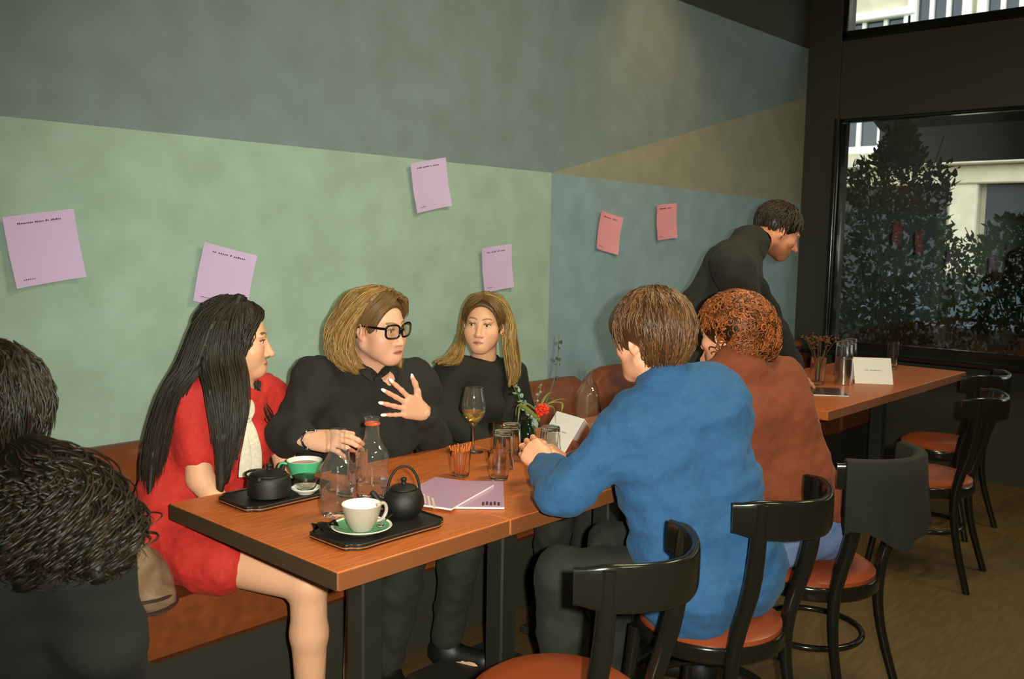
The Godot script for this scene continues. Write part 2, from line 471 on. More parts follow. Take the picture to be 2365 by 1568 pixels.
func cafe_table(x: float, wd: float, z0: float, z1: float, label: String, group: String, dark_end: bool) -> void:
	var o := thing("cafe_table", label, "table", Vector3(x + wd * 0.5, 0, (z0 + z1) * 0.5), 0.0, group)
	var b := B.new()
	b.box(Vector3(x + wd * 0.5, 0.7275, (z0 + z1) * 0.5), Vector3(wd, 0.045, z1 - z0), 0.003)
	wpart("tabletop", b, wood, o)
	if dark_end:
		b = B.new()
		b.box(Vector3(x - 0.001, 0.7265, (z0 + z1) * 0.5), Vector3(0.004, 0.0425, z1 - z0 - 0.004), 0.001)
		wpart("end_edging", b, edge_dark, o)
	b = B.new()
	b.box(Vector3(x + wd * 0.5, 0.7265, z1 + 0.0006), Vector3(wd - 0.003, 0.0425, 0.004), 0.001)
	wpart("front_edging", b, edge_brown, o)
	b = B.new()
	b.box(Vector3(x + wd * 0.5, 0.69, (z0 + z1) * 0.5), Vector3(wd - 0.14, 0.03, z1 - z0 - 0.2), 0.004)
	wpart("apron", b, black_metal, o)
	for k in (2 if wd > 1.0 else 1):
		var cx := x + wd * 0.5 + (0.1 if wd < 1.0 else (-0.6 if k == 0 else 0.6))
		b = B.new()
		b.box(Vector3(cx, 0.36, (z0 + z1) * 0.5), Vector3(0.075, 0.66, 0.075), 0.006)
		wpart("column", b, black_metal, o)
		b = B.new()
		b.box(Vector3(cx, 0.016, (z0 + z1) * 0.5), Vector3(0.4, 0.03, 0.5), 0.01)
		wpart("foot_plate", b, black_metal, o)

func make_chair() -> Node3D:
	# faces -z; rail behind at +z
	var o := thing("cafe_chair", "", "chair", Vector3.ZERO, 0.0, "black rail-back cafe chairs")
	var b := B.new()
	b.lathe(Vector3.ZERO, [Vector2(0, 0.435), Vector2(0.19, 0.435), Vector2(0.2, 0.445), Vector2(0.2, 0.458), Vector2(0.17, 0.478), Vector2(0.1, 0.484), Vector2(0, 0.485)], 40)
	part("seat", b, seat_leather, o)
	b = B.new()
	b.lathe(Vector3.ZERO, [Vector2(0.15, 0.4), Vector2(0.205, 0.4), Vector2(0.212, 0.408), Vector2(0.212, 0.438), Vector2(0.205, 0.446), Vector2(0.15, 0.446), Vector2(0.15, 0.4)], 40)
	part("seat_frame", b, black_lacquer, o)
	for s in [-1.0, 1.0]:
		b = B.new()
		b.tube(spline([Vector3(s * 0.16, 0.43, -0.14), Vector3(s * 0.17, 0.2, -0.165), Vector3(s * 0.19, 0.0, -0.195)], 8), [0.019, 0.018, 0.017, 0.016, 0.015, 0.0145, 0.014, 0.0135], 12)
		part("leg", b, black_lacquer, o)
		b = B.new()
		b.tube(spline([Vector3(s * 0.17, 0.858, 0.231), Vector3(s * 0.162, 0.65, 0.212), Vector3(s * 0.155, 0.44, 0.162), Vector3(s * 0.162, 0.25, 0.172), Vector3(s * 0.19, 0.0, 0.24)], 18), [0.017, 0.019, 0.021, 0.022, 0.023, 0.023, 0.022, 0.022, 0.021, 0.02, 0.019, 0.018, 0.017, 0.016, 0.016, 0.015, 0.015, 0.015], 14)
		part("leg", b, black_lacquer, o)
	b = B.new()
	var ring := PackedVector3Array()
	for i in 37:
		ring.append(Vector3(cos(TAU * i / 36.0) * 0.172, 0.235, sin(TAU * i / 36.0) * 0.168))
	b.tube(ring, [0.0105], 10, false)
	part("stretcher_ring", b, black_lacquer, o)
	# curved top rail with flared ends
	b = B.new()
	var rows := []
	var nn := 28
	for i in nn + 1:
		var t := float(i) / nn * 2.0 - 1.0
		var a := t * 1.02
		var x := sin(a) * 0.245
		var z := 0.315 - (1.0 - cos(a)) * 0.30
		var tn := Vector3(cos(a), 0, -sin(a)).normalized()
		var nr := Vector3(-tn.z, 0, tn.x)
		if nr.z < 0: nr = -nr
		var ends := smoothstep(0.72, 1.0, absf(t))
		var hh := 0.052 * (1.0 - 0.25 * ends)
		var cy := 0.808 + 0.012 * absf(t)
		var ring2 := PackedVector3Array()
		for q in 16:
			var w := TAU * q / 16.0
			var cx := signf(cos(w)) * pow(absf(cos(w)), 0.55)
			var sy := signf(sin(w)) * pow(absf(sin(w)), 0.55)
			ring2.append(Vector3(x, cy + sy * hh, z) + nr * cx * 0.0115 * (1.0 - 0.35 * ends))
		rows.append(ring2)
	var from := b.mark()
	b.grid(rows, true)
	b.fan(rows[0], true)
	b.fan(rows[nn], false)
	b.close(from)
	part("back_rail", b, black_lacquer, o)
	return o


# ---------- things on the tables ----------
const TY := 0.75

func tray(at: Vector3, label: String) -> Node3D:
	var o := thing("tray", label, "tray", at, 0.0, "black trays on the nearest table")
	var pts := []
	var hx := 0.165
	var hz := 0.098
	# bracket-shaped outline: rounded ends with a shallow waist near each corner
	for c in [[1, -1], [1, 1], [-1, 1], [-1, -1]]:
		var q := [Vector3(hx, 0, hz * 0.45), Vector3(hx * 0.985, 0, hz * 0.72), Vector3(hx * 0.9, 0, hz * 0.80), Vector3(hx * 0.82, 0, hz * 0.94), Vector3(hx * 0.7, 0, hz), Vector3(hx * 0.4, 0, hz * 0.985)]
		if c[0] * c[1] < 0:
			q.reverse()
		for p in q:
			pts.append(Vector3(p.x * c[0], 0, p.z * c[1]))
	pts.append(pts[0])
	var ring := spline(pts, 121)
	var poly := PackedVector2Array()
	for i in 120:
		poly.append(Vector2(ring[i].x, ring[i].z))
	var b := B.new()
	b.slab(poly, 0.0, 0.012, Transform3D(), 0.002)
	part("board", b, mat(Color(0.085, 0.08, 0.07), 0.5), o)
	b = B.new()
	var loop := PackedVector3Array()
	for p in ring:
		loop.append(Vector3(p.x * 0.985, 0.0135, p.z * 0.98))
	b.tube(loop, [0.0028], 8, false)
	part("raised_rim", b, mat(Color(0.09, 0.08, 0.07), 0.35), o)
	b = B.new()
	loop = PackedVector3Array()
	for p in ring:
		loop.append(Vector3(p.x * 1.001, 0.0065, p.z * 1.002))
	b.tube(loop, [0.0014], 6, false)
	part("wood_edge", b, mat(Color(0.62, 0.36, 0.16), 0.45), o, "thin wooden edge line")
	return o

func cup(at: Vector3, label: String, outer: Color, turn: float, r: float, h: float, group: String, drink: Color) -> void:
	var o := thing("cup", label, "cup", at, turn, group)
	var b := B.new()
	b.lathe(Vector3.ZERO, [Vector2(0, 0.003), Vector2(r * 0.52, 0.0), Vector2(r * 0.56, 0.004), Vector2(r * 0.74, h * 0.3), Vector2(r * 0.9, h * 0.65), Vector2(r, h * 0.985)], 40)
	b.lathe(Vector3.ZERO, [Vector2(r, h * 0.985), Vector2(r * 0.99, h), Vector2(r * 0.96, h)], 40)
	part("body", b, mat(outer, 0.25), o)
	b = B.new()
	b.lathe(Vector3.ZERO, [Vector2(r * 0.995, h * 0.995), Vector2(r * 0.975, h * 1.005), Vector2(r * 0.95, h * 0.99), Vector2(r * 0.84, h * 0.62), Vector2(r * 0.66, h * 0.28), Vector2(r * 0.4, h * 0.12), Vector2(0, h * 0.1)], 40)
	part("lining", b, mat(Color(0.92, 0.88, 0.86), 0.25), o, "white glazed inside and rim")
	b = B.new()
	b.tube(spline([Vector3(r * 0.86, h * 0.82, 0), Vector3(r * 1.28, h * 0.86, 0), Vector3(r * 1.42, h * 0.55, 0), Vector3(r * 1.16, h * 0.24, 0), Vector3(r * 0.7, h * 0.2, 0)], 16), [0.0055], 10, true, 0.8)
	part("handle", b, mat(outer, 0.25), o)
	if drink.a > 0.0:
		b = B.new()
		b.lathe(Vector3.ZERO, [Vector2(r * 0.86, h * 0.80), Vector2(r * 0.86, h * 0.805), Vector2(0, h * 0.805)], 32)
		part("drink", b, mat(drink, 0.15), o)

func saucer(at: Vector3, r: float, well: Color, label: String) -> void:
	var o := thing("saucer", label, "saucer", at)
	var b := B.new()
	b.lathe(Vector3.ZERO, [Vector2(0, 0.0), Vector2(r * 0.55, 0.0), Vector2(r * 0.6, 0.003), Vector2(r * 0.97, 0.014), Vector2(r, 0.0165), Vector2(r * 0.985, 0.018), Vector2(r * 0.9, 0.0155)], 48)
	part("rim", b, mat(Color(0.9, 0.87, 0.82), 0.22), o, "white outer rim")
	b = B.new()
	b.lathe(Vector3.ZERO, [Vector2(r * 0.91, 0.0160), Vector2(r * 0.6, 0.0065), Vector2(r * 0.4, 0.005), Vector2(0, 0.005)], 48)
	part("well", b, mat(well, 0.22), o)

func teapot(at: Vector3, turn: float, label: String, hoop_up: bool) -> void:
	var iron := mat(Color(0.075, 0.07, 0.06), 0.5)
	tri_tex(iron, null, Vector3(12, 12, 12), noise_tex(77, 0.1, Color(0, 0, 0), Color(1, 1, 1), 3), 0.06)
	var o := thing("teapot", label, "teapot", at, turn, "black iron teapots on the trays")
	var b := B.new()
	if hoop_up:
		b.lathe(Vector3.ZERO, [Vector2(0, 0), Vector2(0.036, 0), Vector2(0.048, 0.012), Vector2(0.056, 0.032), Vector2(0.053, 0.052), Vector2(0.043, 0.068), Vector2(0.034, 0.073), Vector2(0, 0.073)], 40)
	else:
		b.lathe(Vector3.ZERO, [Vector2(0, 0), Vector2(0.052, 0), Vector2(0.06, 0.006), Vector2(0.062, 0.04), Vector2(0.058, 0.058), Vector2(0.05, 0.064), Vector2(0, 0.064)], 40)
	part("body", b, iron, o)
	var ly := 0.073 if hoop_up else 0.064
	var lr := 0.036 if hoop_up else 0.05
	b = B.new()
	b.lathe(Vector3(0, ly, 0), [Vector2(0, 0), Vector2(lr, 0), Vector2(lr, 0.003), Vector2(lr * 0.8, 0.008), Vector2(lr * 0.3, 0.012), Vector2(0.007, 0.014), Vector2(0.006, 0.02), Vector2(0.009, 0.025), Vector2(0.006, 0.03), Vector2(0, 0.031)], 32)
	part("lid", b, iron, o)
	b = B.new()
	b.tube(spline([Vector3(0.045, 0.03, 0), Vector3(0.066, 0.042, 0), Vector3(0.078, 0.06, 0), Vector3(0.086, 0.068, 0)], 10), [0.013, 0.012, 0.011, 0.01, 0.009, 0.0085, 0.008, 0.0075, 0.007, 0.007], 12)
	part("spout", b, iron, o)
	b = B.new()
	if hoop_up:
		var arc := []
		for i in 13:
			var a := PI * i / 12.0
			arc.append(Vector3(cos(a) * 0.043, 0.062 + sin(a) * 0.072, 0))
		b.tube(spline(arc, 36), [0.0035], 10)
	else:
		var arc2 := []
		for i in 13:
			var a2 := PI * i / 12.0
			arc2.append(Vector3(cos(a2) * 0.058, 0.058 + sin(a2) * 0.008, sin(a2) * -0.066))
		b.tube(spline(arc2, 36), [0.0035], 10)
	part("hoop_handle", b, iron, o)
	for s in [-1, 1]:
		b = B.new()
		b.ball(Vector3(s * (0.043 if hoop_up else 0.058), 0.06, 0), Vector3(0.006, 0.008, 0.008), 8)
		part("lug", b, iron, o)

func carafe(at: Vector3, label: String, level: float, ring: bool, group := "glass water carafes") -> void:
	var o := thing("carafe", label, "carafe", at, 0.0, group)
	var t := 0.0022
	var pr := [Vector2(0, 0.0), Vector2(0.043, 0.0), Vector2(0.047, 0.004), Vector2(0.048, 0.02), Vector2(0.048, 0.125), Vector2(0.046, 0.14), Vector2(0.036, 0.156), Vector2(0.026, 0.172), Vector2(0.0205, 0.19), Vector2(0.0195, 0.222), Vector2(0.021, 0.236), Vector2(0.023, 0.24)]
	var pin := []
	for i in range(pr.size() - 1, 0, -1):
		pin.append(Vector2(maxf(0.0, pr[i].x - t), pr[i].y + (0.006 if i < 3 else 0.0)))
	pin.append(Vector2(0, 0.007))
	var b := B.new()
	b.lathe(Vector3.ZERO, pr + pin, 40)
	part("bottle", b, sheet_glass, o)
	if level > 0.0:
		b = B.new()
		b.lathe(Vector3.ZERO, [Vector2(0, 0.0072), Vector2(0.0405, 0.0072), Vector2(0.0448, 0.012), Vector2(0.0456, 0.022), Vector2(0.0456, level), Vector2(0, level)], 40)
		var wm := glass(Color(1, 1, 1), 0.0)
		wm.refraction_scale = 0.033
		part("water", b, wm, o)
	if ring:
		b = B.new()
		b.lathe(Vector3.ZERO, [Vector2(0.0205, 0.218), Vector2(0.0228, 0.22), Vector2(0.0228, 0.224), Vector2(0.0205, 0.226), Vector2(0.0205, 0.218)], 32)
		part("neck_ring", b, mat(Color(0.75, 0.3, 0.15), 0.3), o, "copper coloured ring round the neck")

func tumbler(at: Vector3, label: String, r: float, h: float, ribs: int, group: String, upside := false) -> Node3D:
	var o := thing("tumbler", label, "glass", at, 0.0, group)
	var b := B.new()
	var n := 48
	var rows := []
	var pr := [Vector2(0.001, 0.0), Vector2(r * 0.78, 0.0), Vector2(r * 0.84, 0.004), Vector2(r * 0.9, h * 0.3), Vector2(r * 0.94, h * 0.62), Vector2(r * 0.97, h * 0.7), Vector2(r, h), Vector2(r - 0.0025, h + 0.0006), Vector2(r * 0.94 - 0.003, h * 0.62), Vector2(r * 0.84 - 0.004, h * 0.16), Vector2(r * 0.7, h * 0.1), Vector2(0.001, h * 0.095)]
	for k in pr.size():
		var ring := PackedVector3Array()
		for j in n:
			var w := TAU * j / n
			var q: float = pr[k].x
			if ribs > 0 and k >= 2 and k <= 4:
				q *= 1.0 - 0.035 * (0.5 + 0.5 * cos(w * ribs))
			var y: float = pr[k].y
			ring.append(Vector3(cos(w) * q, (h - y) if upside else y, sin(w) * q))
		rows.append(ring)
	var from := b.mark()
	b.grid(rows, true)
	b.close(from)
	part("bowl", b, clear, o)
	return o

func tent_card(at: Vector3, turn: float, w: float, h: float, spread: float, label: String, words: Array) -> void:
	var o := thing("tent_card", label, "card", at, turn, "white folded tent cards")
	for s in [1.0, -1.0]:
		var b := B.new()
		var ux := Vector3(1, 0, 0)
		var uy := Vector3(0, h, -s * spread).normalized()
		b.box(Vector3(0, h * 0.5, s * spread * 0.5), Vector3(w, Vector2(h, spread).length(), 0.0012), 0.0002, Basis(ux, uy, ux.cross(uy)))
		part("leaf", b, paper_white, o)
		if s > 0:
			ink(o, "print", ux, uy, Vector3(0, h * 0.52, spread * 0.49) + ux.cross(uy) * 0.0011, words, w * 0.42, h * 0.03)

func flowers(at: Vector3) -> void:
	var rng := RandomNumberGenerator.new()
	rng.seed = 4
	var o := thing("flower_vase", "small dark green glass vase of eucalyptus with a red flower on the joined tables", "vase", at)
	var b := B.new()
	b.lathe(Vector3.ZERO, [Vector2(0, 0), Vector2(0.026, 0), Vector2(0.03, 0.006), Vector2(0.031, 0.06), Vector2(0.024, 0.08), Vector2(0.014, 0.092), Vector2(0.013, 0.112), Vector2(0.016, 0.116), Vector2(0.013, 0.118), Vector2(0.011, 0.112), Vector2(0.012, 0.092), Vector2(0.028, 0.06), Vector2(0.027, 0.008), Vector2(0, 0.005)], 32)
	part("bottle", b, mat(Color(0.05, 0.12, 0.06), 0.1), o)
	var stemm := mat(Color(0.36, 0.4, 0.2), 0.6)
	var euc := mat(Color(0.5, 0.6, 0.55), 0.6)
	var dark := mat(Color(0.2, 0.25, 0.2), 0.7)
	var green := mat(Color(0.52, 0.56, 0.25), 0.5)
	for m in [euc, dark, green]:
		m.cull_mode = BaseMaterial3D.CULL_DISABLED
	# stems: neck, bend, tip (offsets from the vase foot), leaf size, material
	var stems := [
		[Vector3(2.4987, 0.8357, -2.1650), Vector3(2.4440, 0.9065, -2.1600), Vector3(2.3641, 1.0077, -2.1500), 0.017, euc, 13],
		[Vector3(2.5083, 0.8344, -2.1650), Vector3(2.5325, 0.9170, -2.1800), Vector3(2.5710, 0.9852, -2.1900), 0.010, euc, 9],
		[Vector3(2.5131, 0.8338, -2.1650), Vector3(2.7776, 0.9790, -2.3000), Vector3(2.8712, 1.1319, -2.3600), 0.014, dark, 8],
	]
	for s in stems:
		var pts := spline([at + Vector3(0, 0.02, 0), s[0], s[1], s[2]], 24)
		b = B.new()
		b.tube(pts, [0.0018], 6)
		b.shift(-at)
		part("stem", b, stemm, o)
		b = B.new()
		for k in s[5] * 2:
			var u: float = 0.36 + 0.64 * float(k / 2) / s[5]
			if s[4] == dark: u = 0.5 + 0.5 * float(k / 2) / s[5]
			var p: Vector3 = pts[int(u * 23)]
			var d := Vector3(rng.randf_range(-1, 1), rng.randf_range(-0.3, 0.5), rng.randf_range(-1, 1)).normalized()
			var q = p + d * s[3] * 0.7
			var sz: float = s[3] * rng.randf_range(0.45, 0.7)
			b.ball(q, Vector3(sz, sz * 0.14, sz * 0.85), 5, Basis(Vector3(rng.randf(), rng.randf(), rng.randf()).normalized(), rng.randf() * 3.0))
		b.shift(-at)
		part("leaves", b, s[4], o)
	for tip in [[Vector3(2.5233, 0.8602, -2.1600), Vector3(2.3710, 0.9361, -2.1200), Vector3(2.3275, 0.9064, -2.1000)], [Vector3(2.5460, 0.9020, -2.1600), Vector3(2.6439, 0.9183, -2.1700), Vector3(2.6954, 0.9075, -2.1700)], [Vector3(2.5224, 0.8983, -2.1500), Vector3(2.5786, 0.9008, -2.1400), Vector3(2.5836, 0.8406, -2.1300)], [Vector3(2.4987, 0.8933, -2.1500), Vector3(2.4495, 0.9267, -2.1800), Vector3(2.3972, 0.8673, -2.1500)], [Vector3(2.5219, 0.9142, -2.1500), Vector3(2.6090, 0.9347, -2.2000), Vector3(2.6488, 0.9418, -2.2000)], [Vector3(2.5391, 0.9135, -2.1400), Vector3(2.5984, 0.9171, -2.1200), Vector3(2.6021, 0.8846, -2.1200)]]:
		b = B.new()
		var pts2 := spline([Vector3(2.5055, 0.8510, -2.1630), tip[0], tip[1], tip[2]], 16)
		b.tube(pts2, [0.0015, 0.0015, 0.0015, 0.002, 0.003, 0.005, 0.006, 0.007, 0.0075, 0.0075, 0.007, 0.006, 0.005, 0.004, 0.0025, 0.001], 8, true, 0.18)
		b.shift(-at)
		part("leaf", b, green, o)
	b = B.new()
	var c := Vector3(2.5038, 0.9017, -2.1300)
	for k in 46:
		var d2 := Vector3(rng.randf_range(-1, 1), rng.randf_range(-1, 1), rng.randf_range(-1, 1)).normalized()
		b.ball(c + d2 * Vector3(0.026, 0.03, 0.02) * rng.randf_range(0.4, 1.0), Vector3(0.009, 0.0035, 0.007), 4, Basis(d2, rng.randf() * 6.0) * Basis(Vector3(0, 0, 1), rng.randf() * 3.0))
	b.shift(-at)
	part("red_flower", b, mat(Color(0.85, 0.2, 0.1), 0.55), o)

func build_tableware() -> void:
	var y := TY + 0.001
	var back_tray := tray(Vector3(1.505, y, -2.265), "black tray with the squat teapot, in front of the woman in red")
	var front_tray := tray(Vector3(1.5, y, -1.822), "black tray nearest the camera, under the white cup")
	var ty := y + 0.0135
	teapot(Vector3(1.452, ty, -2.25), 0.5, "squat black teapot with flat lid, in front of the woman in red", false)
	teapot(Vector3(1.605, ty, -1.845), 2.6, "round black teapot with an upright hoop handle on the front tray", true)
	saucer(Vector3(1.437, ty, -1.812), 0.077, Color(0.36, 0.6, 0.42), "green saucer with white rim under the white cup")
	cup(Vector3(1.437, ty + 0.006, -1.812), "empty white cup on the green saucer of the front tray", Color(0.66, 0.62, 0.56), -0.15, 0.051, 0.066, "", Color(0, 0, 0, 0))
	cup(Vector3(1.625, ty, -2.325), "green cup with white rim and coffee beside the squat teapot", Color(0.3, 0.66, 0.48), 2.5, 0.054, 0.064, "", Color(0.55, 0.38, 0.22))
	saucer(Vector3(1.545, ty, -2.205), 0.042, Color(0.9, 0.88, 0.86), "small white dish under the glass tea bowl")
	var gb := thing("tea_bowl", "small clear glass tea bowl on the white dish of the back tray", "bowl", Vector3(1.545, ty + 0.007, -2.205))
	var b := B.new()
	b.lathe(Vector3.ZERO, [Vector2(0, 0), Vector2(0.018, 0), Vector2(0.03, 0.012), Vector2(0.036, 0.03), Vector2(0.036, 0.044), Vector2(0.034, 0.044), Vector2(0.034, 0.03), Vector2(0.027, 0.013), Vector2(0.016, 0.004), Vector2(0, 0.004)], 32)
	part("bowl", b, clear, gb)
	# spoon lying on the green saucer, torn wrapper on the tray
	var sp := thing("teaspoon", "small steel teaspoon lying on the green saucer beside the white cup", "spoon", Vector3(1.437, ty + 0.018, -1.812))
	b = B.new()
	b.tube(spline([Vector3(0.03, 0.004, 0.04), Vector3(0.06, 0.003, 0.02), Vector3(0.1, 0.004, -0.002)], 10), [0.0022, 0.0018, 0.0018, 0.0018, 0.002, 0.0025, 0.003, 0.0035, 0.0035, 0.003], 8, true, 0.5)
	part("handle", b, steel, sp)
	b = B.new()
	b.ball(Vector3(0.022, 0.003, 0.047), Vector3(0.014, 0.003, 0.009), 8, Basis(Vector3.UP, 0.6))
	part("bowl", b, steel, sp)
	var wr := thing("wrapper", "crumpled dark foil wrapper at the left end of the front tray", "wrapper", Vector3(1.372, ty, -1.868))
	b = B.new()
	var rows := []
	var rng := RandomNumberGenerator.new()
	rng.seed = 9
	for i in 6:
		var r := PackedVector3Array()
		for j in 6:
			r.append(Vector3((i - 2.5) * 0.011, 0.004 + rng.randf() * 0.022, (j - 2.5) * 0.011))
		rows.append(r)
	b.grid(rows)
	var foil := mat(Color(0.14, 0.12, 0.1), 0.25, 0.5)
	foil.cull_mode = BaseMaterial3D.CULL_DISABLED
	part("foil", b, foil, wr)
	carafe(Vector3(1.497, y, -1.99), "glass water carafe nearest the camera, behind the white cup", 0.085, false)
	carafe(Vector3(1.672, y, -2.06), "glass water carafe with a copper neck ring, right of the nearest carafe", 0.055, true)
	carafe(Vector3(2.99, y, -2.3), "glass carafe partly hidden behind the blue-sweatered man's shoulder", 0.0, false)
	tumbler(Vector3(1.72, y, -2.19), "plain glass tumbler half hidden between the two water carafes", 0.033, 0.115, 0, "glass tumblers on the joined tables")
	var st := tumbler(Vector3(2.042, y, -2.075), "glass tumbler holding thin orange stirring sticks", 0.034, 0.085, 0, "glass tumblers on the joined tables")
	# orange sticks standing in the tumbler
	for k in 18:
		var s := thing("stirring_stick", "thin orange stirring stick standing in the glass tumbler", "stick", Vector3(2.042, y, -2.075), 0.0, "orange stirring sticks in the tumbler")
		b = B.new()
		var a := k * 2.4
		var rr := 0.02 * sqrt((k + 0.5) / 18.0)
		var a2 := a + rng.randf_range(-0.5, 0.5)
		var top := 0.034 * sqrt((k + 0.7) / 18.0) + 0.004
		b.tube(PackedVector3Array([Vector3(cos(a) * rr * 0.9, 0.0095, sin(a) * rr * 0.9), Vector3(cos(a2) * top, 0.088 + rng.randf() * 0.018, sin(a2) * top)]), [0.0019], 6)
		part("stick", b, mat(Color(0.84, 0.44, 0.18), 0.5), s)
	tumbler(Vector3(2.105, y, -1.965), "short faceted glass tumbler beside the sticks, in front of the tall glasses", 0.036, 0.088, 12, "glass tumblers on the joined tables")
	tumbler(Vector3(2.215, y, -2.05), "upturned faceted tumbler standing directly behind the short tumbler", 0.037, 0.13, 12, "glass tumblers on the joined tables", true)
	tumbler(Vector3(2.32, y, -2.11), "upturned faceted tumbler beside the dark green vase", 0.037, 0.13, 12, "glass tumblers on the joined tables", true)
	tumbler(Vector3(2.40, y, -2.235), "plain thin glass tumbler behind the upturned ones, right of the wine glass", 0.033, 0.1, 0, "glass tumblers on the joined tables")
	tumbler(Vector3(2.47, y, -2.06), "ribbed glass tumbler behind the folded hands, in front of the tent card", 0.04, 0.105, 16, "glass tumblers on the joined tables", true)
	# wine glass
	var wg := thing("wine_glass", "stemmed wine glass half filled with pale white wine", "wine glass", Vector3(2.313, y, -2.285))
	b = B.new()
	b.lathe(Vector3.ZERO, [Vector2(0, 0), Vector2(0.036, 0), Vector2(0.037, 0.0015), Vector2(0.012, 0.005), Vector2(0.005, 0.012), Vector2(0.0036, 0.03), Vector2(0.0034, 0.085), Vector2(0.006, 0.097), Vector2(0.0, 0.1)], 40)
	part("stem", b, clear, wg)
	b = B.new()
	b.lathe(Vector3.ZERO, [Vector2(0.0, 0.1002), Vector2(0.0062, 0.0985), Vector2(0.018, 0.108), Vector2(0.036, 0.13), Vector2(0.0435, 0.152), Vector2(0.0425, 0.178), Vector2(0.036, 0.212), Vector2(0.032, 0.232), Vector2(0.0308, 0.232), Vector2(0.0348, 0.212), Vector2(0.0413, 0.178), Vector2(0.0422, 0.152), Vector2(0.0347, 0.1315), Vector2(0.0165, 0.1105), Vector2(0, 0.103)], 40)
	part("glass_bowl", b, sheet_glass, wg)
	b = B.new()
	b.lathe(Vector3.ZERO, [Vector2(0, 0.1035), Vector2(0.0162, 0.111), Vector2(0.0342, 0.132), Vector2(0.0408, 0.147), Vector2(0, 0.147)], 40)
	var wine := glass(Color(0.93, 0.78, 0.3), 0.0)
	wine.albedo_color = Color(0.95, 0.82, 0.38, 0.04)
	wine.refraction_scale = 0.034
	part("wine", b, wine, wg)
	flowers(Vector3(2.47, y, -2.165))
	tent_card(Vector3(2.635, y, -2.105), -1.85, 0.175, 0.118, 0.085, "white tent card behind the folded hands, beside the red flower", [6, 4])
	# booklets
	for k in 2:
		var bo := thing("booklet", ["upper lilac booklet with pale slanting lines, lying across the other", "lower lilac booklet with dark figures near its front edge"][k], "booklet", [Vector3(1.841, y + 0.0068, -1.942), Vector3(1.905, y, -1.893)][k], [0.336, 0.76][k], "lilac booklets on the joined tables")
		b = B.new()
		b.box(Vector3(0, 0.003, 0), Vector3(0.285, 0.005, 0.2), 0.0005)
		part("pages", b, paper_white, bo)
		b = B.new()
		b.box(Vector3(0, 0.0061, 0), Vector3(0.285, 0.0008, 0.2), 0.0002)
		part("cover", b, mat(Color(0.74, 0.58, 0.72), 0.3), bo)
		b = B.new()
		if k == 0:
			for i in 4:
				b.box(Vector3(-0.115 + i * 0.014, 0.0066, 0.03 - i * 0.022), Vector3(0.095, 0.0004, 0.006), 0.0, Basis(Vector3.UP, 0.55))
			part("pale_lines", b, mat(Color(0.9, 0.8, 0.76), 0.4), bo)
		else:
			for i in 5:
				b.box(Vector3(-0.11 + (i % 2) * 0.005, 0.0066, 0.04 + i * 0.011), Vector3(0.035, 0.0004, 0.007), 0.0)
			part("dark_figures", b, mat(Color(0.3, 0.16, 0.24), 0.4), bo)
	# phone under the wrist of the woman with glasses
	var ph := thing("phone", "black phone lying near the table edge under the bracelet", "phone", Vector3(1.815, y, -2.365), 0.3)
	b = B.new()
	b.box(Vector3(0, 0.0045, 0), Vector3(0.075, 0.008, 0.07), 0.003)
	part("body", b, mat(Color(0.05, 0.05, 0.05), 0.2), ph)
	b = B.new()
	b.box(Vector3(0, 0.0087, 0), Vector3(0.069, 0.0006, 0.064), 0.0002)
	part("screen", b, mat(Color(0.02, 0.02, 0.025), 0.05), ph)
	# the far table
	var sc := thing("silver_cup", "tall shiny silver cup on the separate window table, left of its tent card", "cup", Vector3(4.97, y, -2.06))
	b = B.new()
	b.lathe(Vector3.ZERO, [Vector2(0, 0.0), Vector2(0.043, 0.0), Vector2(0.045, 0.004), Vector2(0.045, 0.142), Vector2(0.047, 0.146), Vector2(0.043, 0.146), Vector2(0.042, 0.01), Vector2(0, 0.008)], 40)
	part("body", b, steel, sc)
	tent_card(Vector3(5.175, y, -1.99), -0.95, 0.205, 0.137, 0.08, "white tent card on the separate window table beside the silver cup", [3, 9])
	var bk := thing("booklet", "dark booklet lying at the near left corner of the window table", "booklet", Vector3(4.62, y, -2.0), 0.6)
	b = B.new()
	b.box(Vector3(0, 0.003, 0), Vector3(0.25, 0.005, 0.17), 0.0005)
	part("pages", b, paper_white, bk)
	b = B.new()
	b.box(Vector3(0, 0.0061, 0), Vector3(0.25, 0.0008, 0.17), 0.0002)
	part("cover", b, mat(Color(0.3, 0.18, 0.16), 0.3), bk)
	tumbler(Vector3(4.84, y, -2.15), "ribbed glass tumbler on the window table, left of the silver cup", 0.042, 0.15, 16, "glass tumblers on the window table")
	for k in 3:
		tumbler(Vector3(5.32 + 0.11 * k, y, -2.22 - 0.02 * k), ["upturned tumbler on the window table just behind the silver cup", "upturned tumbler in the middle of three behind the window tent card", "upturned tumbler right of the other two behind the window tent card"][k], 0.042, 0.2, 12, "glass tumblers on the window table", true)
	tumbler(Vector3(5.85, y, -2.12), "tall glass tumbler alone right of the window tent card", 0.036, 0.17, 12, "glass tumblers on the window table")
	# dried flowers standing in the left tumbler on the window table
	var df := thing("dried_flowers", "brown dried flower sprigs standing in the ribbed tumbler on the window table", "flowers", Vector3(4.84, y + 0.016, -2.15))
	b = B.new()
	var hd := B.new()
